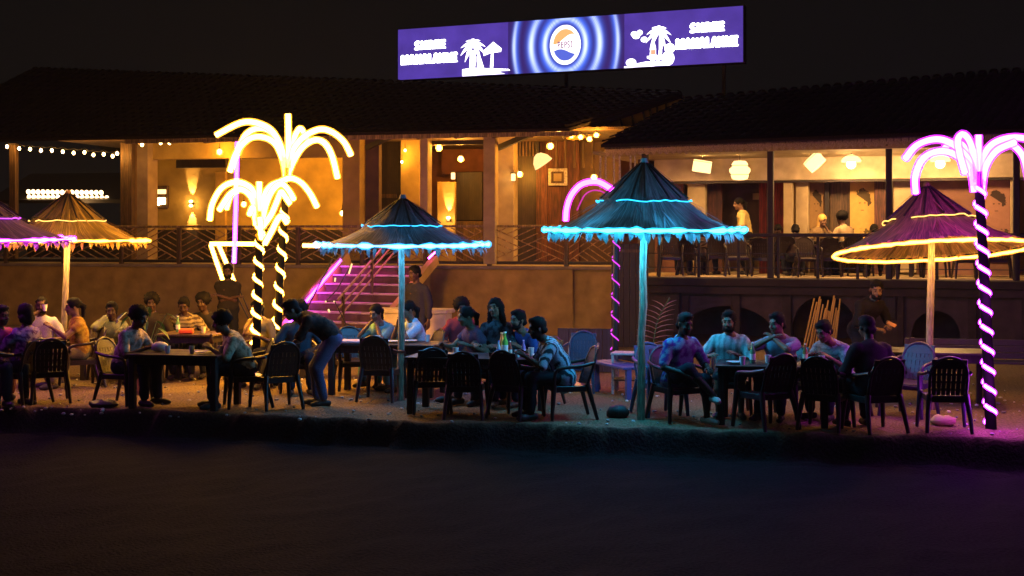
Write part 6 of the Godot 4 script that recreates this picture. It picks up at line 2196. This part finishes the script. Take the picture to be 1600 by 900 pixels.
func bottle(label: String, p: Vector3, h: float, c: Color, cap: Color) -> void:
	var o := thing("bottle", label, "bottle", Transform3D(Basis(), p), "bottles on the middle table")
	var m := MB.new()
	var r := h * 0.13
	m.lathe(PackedVector2Array([Vector2(0.001, 0), Vector2(r, 0.004), Vector2(r, h * 0.58), Vector2(r * 0.42, h * 0.78), Vector2(r * 0.38, h * 0.95)]), 14)
	build(m, "body", mat("bottle_%d" % int(c.r * 900 + c.g * 90 + c.b * 9), c, 0.15), o)
	var l := MB.new()
	l.lathe(PackedVector2Array([Vector2(r * 1.03, h * 0.18), Vector2(r * 1.03, h * 0.46)]), 14)
	build(l, "paper_band", mat("bottle_band_%d" % int(cap.r * 900 + cap.g * 90 + cap.b * 9), cap, 0.6), o)
	var k := MB.new()
	k.lathe(PackedVector2Array([Vector2(r * 0.45, h * 0.94), Vector2(r * 0.45, h), Vector2(0.001, h)]), 12)
	build(k, "cap", mats["bottle_band_%d" % int(cap.r * 900 + cap.g * 90 + cap.b * 9)], o)

func small_things() -> void:
	# bottles and a menu on the middle table
	for q in [[779, 17.2, 0.2, Color(0.5, 0.6, 0.7), Color(0.03, 0.1, 0.6), "small bottle with a blue band, leftmost on the middle table"], [789, 17.25, 0.31, Color(0.2, 0.55, 0.08), Color(0.75, 0.8, 0.7), "tall green bottle with pale band on the middle table"], [797, 17.15, 0.2, Color(0.5, 0.08, 0.05), Color(0.7, 0.68, 0.6), "red sauce bottle beside the green bottle"], [784, 17.4, 0.29, Color(0.65, 0.3, 0.08), Color(0.8, 0.5, 0.2), "amber bottle behind the green bottle"], [818, 17.2, 0.21, Color(0.35, 0.2, 0.5), Color(0.5, 0.35, 0.6), "purple tinted bottle, rightmost on the middle table"]]:
		bottle(q[5], on_sand(q[0], q[1], 0.73), q[2], q[3], q[4])
	for q in [[262, 17.75, "cup left of the patterned shirts on the left table"], [345, 17.8, "cup beside the man in the cream printed shirt"], [808, 17.1, "glass between the bottles of the middle table"], [858, 17.15, "cup before the striped man"], [1160, 16.2, "cup before the man in the pale checked shirt"], [1240, 16.2, "cup before the man with clasped hands"]]:
		var y := 0.77
		cup(q[2], on_sand(q[0], q[1], y), Color(0.6, 0.6, 0.62))
	for q in [[318, 17.7, 0.72, "plate on the left table near the empty chair"], [612, 19.2, 0.74, "plate before the girl in teal"], [640, 19.3, 0.74, "plate before the woman in glasses"], [725, 17.15, 0.73, "plate at the left end of the middle table"], [845, 17.15, 0.73, "plate before the man in dark blue"], [1150, 16.3, 0.72, "plate before the man in the checked shirt"], [1270, 16.25, 0.72, "plate before the person in light blue"]]:
		var pm := MB.new()
		pm.lathe(PackedVector2Array([Vector2(0.001, 0.012), Vector2(0.06, 0.012), Vector2(0.115, 0.026), Vector2(0.112, 0.031), Vector2(0.06, 0.018), Vector2(0.001, 0.018)]), 20)
		tag(build(pm, "plate", mat("plate_white", Color(0.6, 0.58, 0.55), 0.3), null, Transform3D(Basis(), on_sand(q[0], q[1], q[2] + 0.001))), q[3], "plate", "plates on the tables")
	for q in [[1176, 16.35, 0.26, Color(0.1, 0.25, 0.12), Color(0.6, 0.6, 0.55), 0.72, "green bottle at the left end of the right table"], [1258, 16.4, 0.24, Color(0.3, 0.16, 0.05), Color(0.6, 0.5, 0.3), 0.72, "brown bottle at the right end of the right table"], [330, 17.9, 0.25, Color(0.3, 0.16, 0.05), Color(0.6, 0.5, 0.3), 0.72, "brown bottle on the left table near the printed shirt"], [278, 20.9, 0.25, Color(0.1, 0.25, 0.12), Color(0.6, 0.6, 0.55), 0.77, "green bottle on the rear left table beside the napkins"], [628, 19.5, 0.22, Color(0.4, 0.45, 0.5), Color(0.1, 0.2, 0.5), 0.74, "clear bottle on the long table behind the blue pole"]]:
		bottle(q[6], on_sand(q[0], q[1], q[5]), q[2], q[3], q[4])
	for q in [[300, 17.7, 0.77, "glass on the left table beside the brown bottle"], [590, 19.3, 0.79, "glass before the girl in teal, to the left"], [668, 19.4, 0.79, "glass at the right end of the long table"], [712, 17.35, 0.78, "glass by the bangled arm"], [830, 17.35, 0.78, "glass near the purple tinted bottle"], [1200, 16.4, 0.77, "glass in the middle of the right table"], [1284, 16.3, 0.77, "glass before the person in light blue"], [318, 20.8, 0.81, "glass on the rear left table"]]:
		cup(q[3], on_sand(q[0], q[1], q[2]), Color(0.5, 0.52, 0.5))
	var nap := MB.new()
	nap.bevel_box(Vector3(0, 0.04, 0), Vector3(0.22, 0.08, 0.15), 0.02)
	tag(build(nap, "napkin_box", mat("red_card", Color(0.7, 0.08, 0.03), 0.6), null, Transform3D(Basis(Vector3.UP, 0.2), on_sand(291, 20.6, 0.765))), "red napkin box on the rear left table", "box")
	var bag := MB.new()
	bag.ball(Vector3(0, 0.07, 0), Vector3(0.12, 0.07, 0.09), 10)
	tag(build(bag, "food_parcel", mat("parcel_wrap", Color(0.5, 0.5, 0.45), 0.5), null, Transform3D(Basis(), on_sand(250, 17.95, 0.72))), "pale wrapped parcel of food on the left table", "parcel")
	var card := MB.new()
	card.bevel_box(Vector3(0, 0.02, 0), Vector3(0.5, 0.04, 0.3), 0.01)
	tag(build(card, "menu_tray", mat("pink_tray", Color(0.6, 0.4, 0.5), 0.4), null, Transform3D(Basis(Vector3.UP, -0.2), on_sand(556, 19.15, 0.745))), "pale tray on the end of the long table by the waiter", "tray")
	# leafy plant behind the left table, and a frond beside the men at the right
	var pl := thing("potted_plant", "leafy green plant behind the left table, lit from the side", "plant", Transform3D(Basis(), on_sand(226, 19.4)))
	var pot := MB.new()
	pot.lathe(PackedVector2Array([Vector2(0.13, 0.0), Vector2(0.19, 0.38), Vector2(0.2, 0.4), Vector2(0.17, 0.4), Vector2(0.15, 0.36), Vector2(0.001, 0.35)]), 18)
	build(pot, "pot", mats.plaster_brown, pl)
	for k in 16:
		var an := k * 2.4
		var l := MB.new()
		var base := Vector3(0, 0.36, 0)
		var tip := Vector3(cos(an) * (0.1 + 0.016 * k), 0.62 + 0.04 * k, sin(an) * (0.1 + 0.016 * k))
		l.tube(PackedVector3Array([base, base.lerp(tip, 0.6) + Vector3(0, 0.05, 0), tip]), 0.006, 5)
		l.leaf(Transform3D(Basis(Vector3.UP, -an + PI * 0.5) * Basis(Vector3.RIGHT, 0.35), tip), 0.24, 0.075, 0.25, 0.35, 4)
		build(l, "leaf", mats.leaf_green, pl)
	var fp := thing("palm_frond_plant", "striped palm frond catching pink light behind the seated men", "plant", Transform3D(Basis(), on_sand(1024, 21.0)))
	var st := MB.new()
	var spine := smooth_line([Vector3(-0.08, 0.0, 0), Vector3(-0.04, 0.5, 0), Vector3(0.04, 0.95, 0.0), Vector3(0.22, 1.3, 0.05)], 6)
	st.tube(spine, 0.012, 6)
	build(st, "stem", mats.leaf_green, fp)
	for k in 11:
		for s in [-1, 1]:
			var l := MB.new()
			var p := spine[mini(5 + k, spine.size() - 1)]
			l.leaf(Transform3D(Basis(Vector3.UP, s * 1.45) * Basis(Vector3.RIGHT, -0.25 - k * 0.05), p), 0.3 - absf(k - 4) * 0.012, 0.075, 0.3, 0.25, 3)
			build(l, "leaf", mat("frond_pale", Color(0.5, 0.36, 0.4), 0.5, {"back": Color(0.1, 0.06, 0.07)}), fp)
	# counter by the stairs
	var c := thing("counter", "cream painted counter with a thicker top at the foot of the stairs", "counter", Transform3D(Basis(Vector3.UP, deg_to_rad(-13)), on_sand(647, 24.6)))
	one_box("body", mats.counter_cream, c, Vector3(0, 0.42, 0), Vector3(1.3, 0.86, 0.5), 0.01)
	one_box("top", mats.counter_cream, c, Vector3(0, 0.89, 0), Vector3(1.4, 0.08, 0.58), 0.012)
	# white side stand, dark posts and boards near the pink palm
	var ws := thing("side_stand", "white painted side stand between the striped man and the cyan pole", "stand", Transform3D(Basis(Vector3.UP, -0.25), on_sand(981, 19.4)))
	for x in [-0.19, 0.19]:
		for z in [-0.17, 0.17]:
			one_box("leg", mats.white_paint, ws, Vector3(x, 0.28, z), Vector3(0.035, 0.56, 0.035))
	one_box("top", mats.white_paint, ws, Vector3(0, 0.575, 0), Vector3(0.44, 0.03, 0.4), 0.005)
	one_box("shelf", mats.wood_mid, ws, Vector3(0, 0.2, 0), Vector3(0.4, 0.02, 0.36))
	var sc := thing("dark_screen", "tall dark screen of upright boards between the brown wall and the terrace", "screen", Transform3D(Basis(Vector3.UP, deg_to_rad(-14)), on_sand(984, 27.2)))
	for k in 6:
		one_box("board", mats.wood_dark, sc, Vector3((k - 2.5) * 0.125, 1.05, 0.004 * (k % 2)), Vector3(0.12, 2.1, 0.03), 0.004)
	one_box("rail", mats.wood_mid, sc, Vector3(0, 1.95, 0.035), Vector3(0.78, 0.06, 0.03))
	var lw := thing("low_partition", "low dark blue partition behind the striped man", "partition", Transform3D(Basis(Vector3.UP, deg_to_rad(-13)), on_sand(915, 22.4)))
	for k in 5:
		one_box("board", mat("navy_board", Color(0.03, 0.03, 0.06), 0.7, {"tex": "streak", "scale": 1.0}), lw, Vector3((k - 2) * 0.19, 0.36, 0), Vector3(0.184, 0.72, 0.04), 0.004)
	# straw bundles before the arch
	var sb := thing("straw_bundle", "golden straw poles leaning inside the arch behind the seated people", "straw", Transform3D(Basis(), on_sand(1288, 26.0)))
	for k in 16:
		var m := MB.new()
		var x := -0.3 + k * 0.036
		m.tube(PackedVector3Array([Vector3(x * 1.1 - 0.1, 0.0, rng.randf_range(0, 0.2)), Vector3(x + 0.12 + rng.randf_range(-0.04, 0.04), 0.95 + rng.randf_range(-0.2, 0.15), -0.1)]), 0.016, 6)
		build(m, "straw_pole", mat("straw_gold", Color(0.5, 0.3, 0.08), 0.7), sb)
	lamp(sb, Vector3(-0.1, 1.15, 0.5), Color(1, 0.5, 0.12), 0.05, 0.1)
	# things lying on the sand
	for q in [[162, 17.9, 0.2, 0.05, "dark heap of cloth on the sand left of the left table"], [966, 16.9, 0.15, 0.09, "dark bag on the sand left of the cyan pole"], [1474, 16.2, 0.16, 0.07, "tan bag on the sand under the purple chair"]]:
		var m := MB.new()
		var n0 := m.v.size()
		m.ball(Vector3(0, q[3] * 0.6, 0), Vector3(q[2], q[3], q[2] * 0.6), 14)
		for i in range(n0, m.v.size()):
			m.v[i] += m.n[i] * cloth_noise.get_noise_3dv(m.v[i] * 6.0 + Vector3(q[0], 0, 0)) * 0.05
		tag(build(m, "bag" if q[0] > 500 else "cloth_heap", mat("tan_cloth", Color(0.4, 0.3, 0.14), 0.8) if q[0] > 1400 else mats.wood_dark, null, Transform3D(Basis(), on_sand(q[0], q[1]))), q[4], "bag" if q[0] > 500 else "cloth")
	var pp := MB.new()
	pp.leaf(Transform3D(Basis.from_euler(Vector3(-0.35, 1.1, 0.2)), Vector3(0, 0.015, 0)), 0.2, 0.06, 0.3, -0.2, 3)
	tag(build(pp, "paper_scrap", mats.white_paint, null, Transform3D(Basis(), on_sand(571, 18.0))), "white paper scrap on the sand right of the waiter's shoes", "paper")
	# pebbles, shells and crumbs trodden into the sand
	var gr := MB.new()
	for k in 420:
		var d := rng.randf_range(16.2, 21.5)
		var px := rng.randf_range(0.0, 1600.0)
		var p := on_sand(px, d - (px - 800.0) * 0.0011, rng.randf_range(-0.01, 0.012))
		var sz := rng.randf_range(0.008, 0.03)
		gr.col = Color(1, 0.95, 0.88) * rng.randf_range(0.12, 0.6)
		gr.ball(p, Vector3(sz, sz * 0.6, sz * rng.randf_range(0.6, 1.3)), 6, Basis(Vector3.UP, rng.randf() * 3.0))
	tag(build(gr, "pebbles", mat("pebble", Color(1, 1, 1), 0.85, {"vc": true})), "scattered pebbles and crumbs trodden into the sand terrace", "pebbles", "", "stuff")
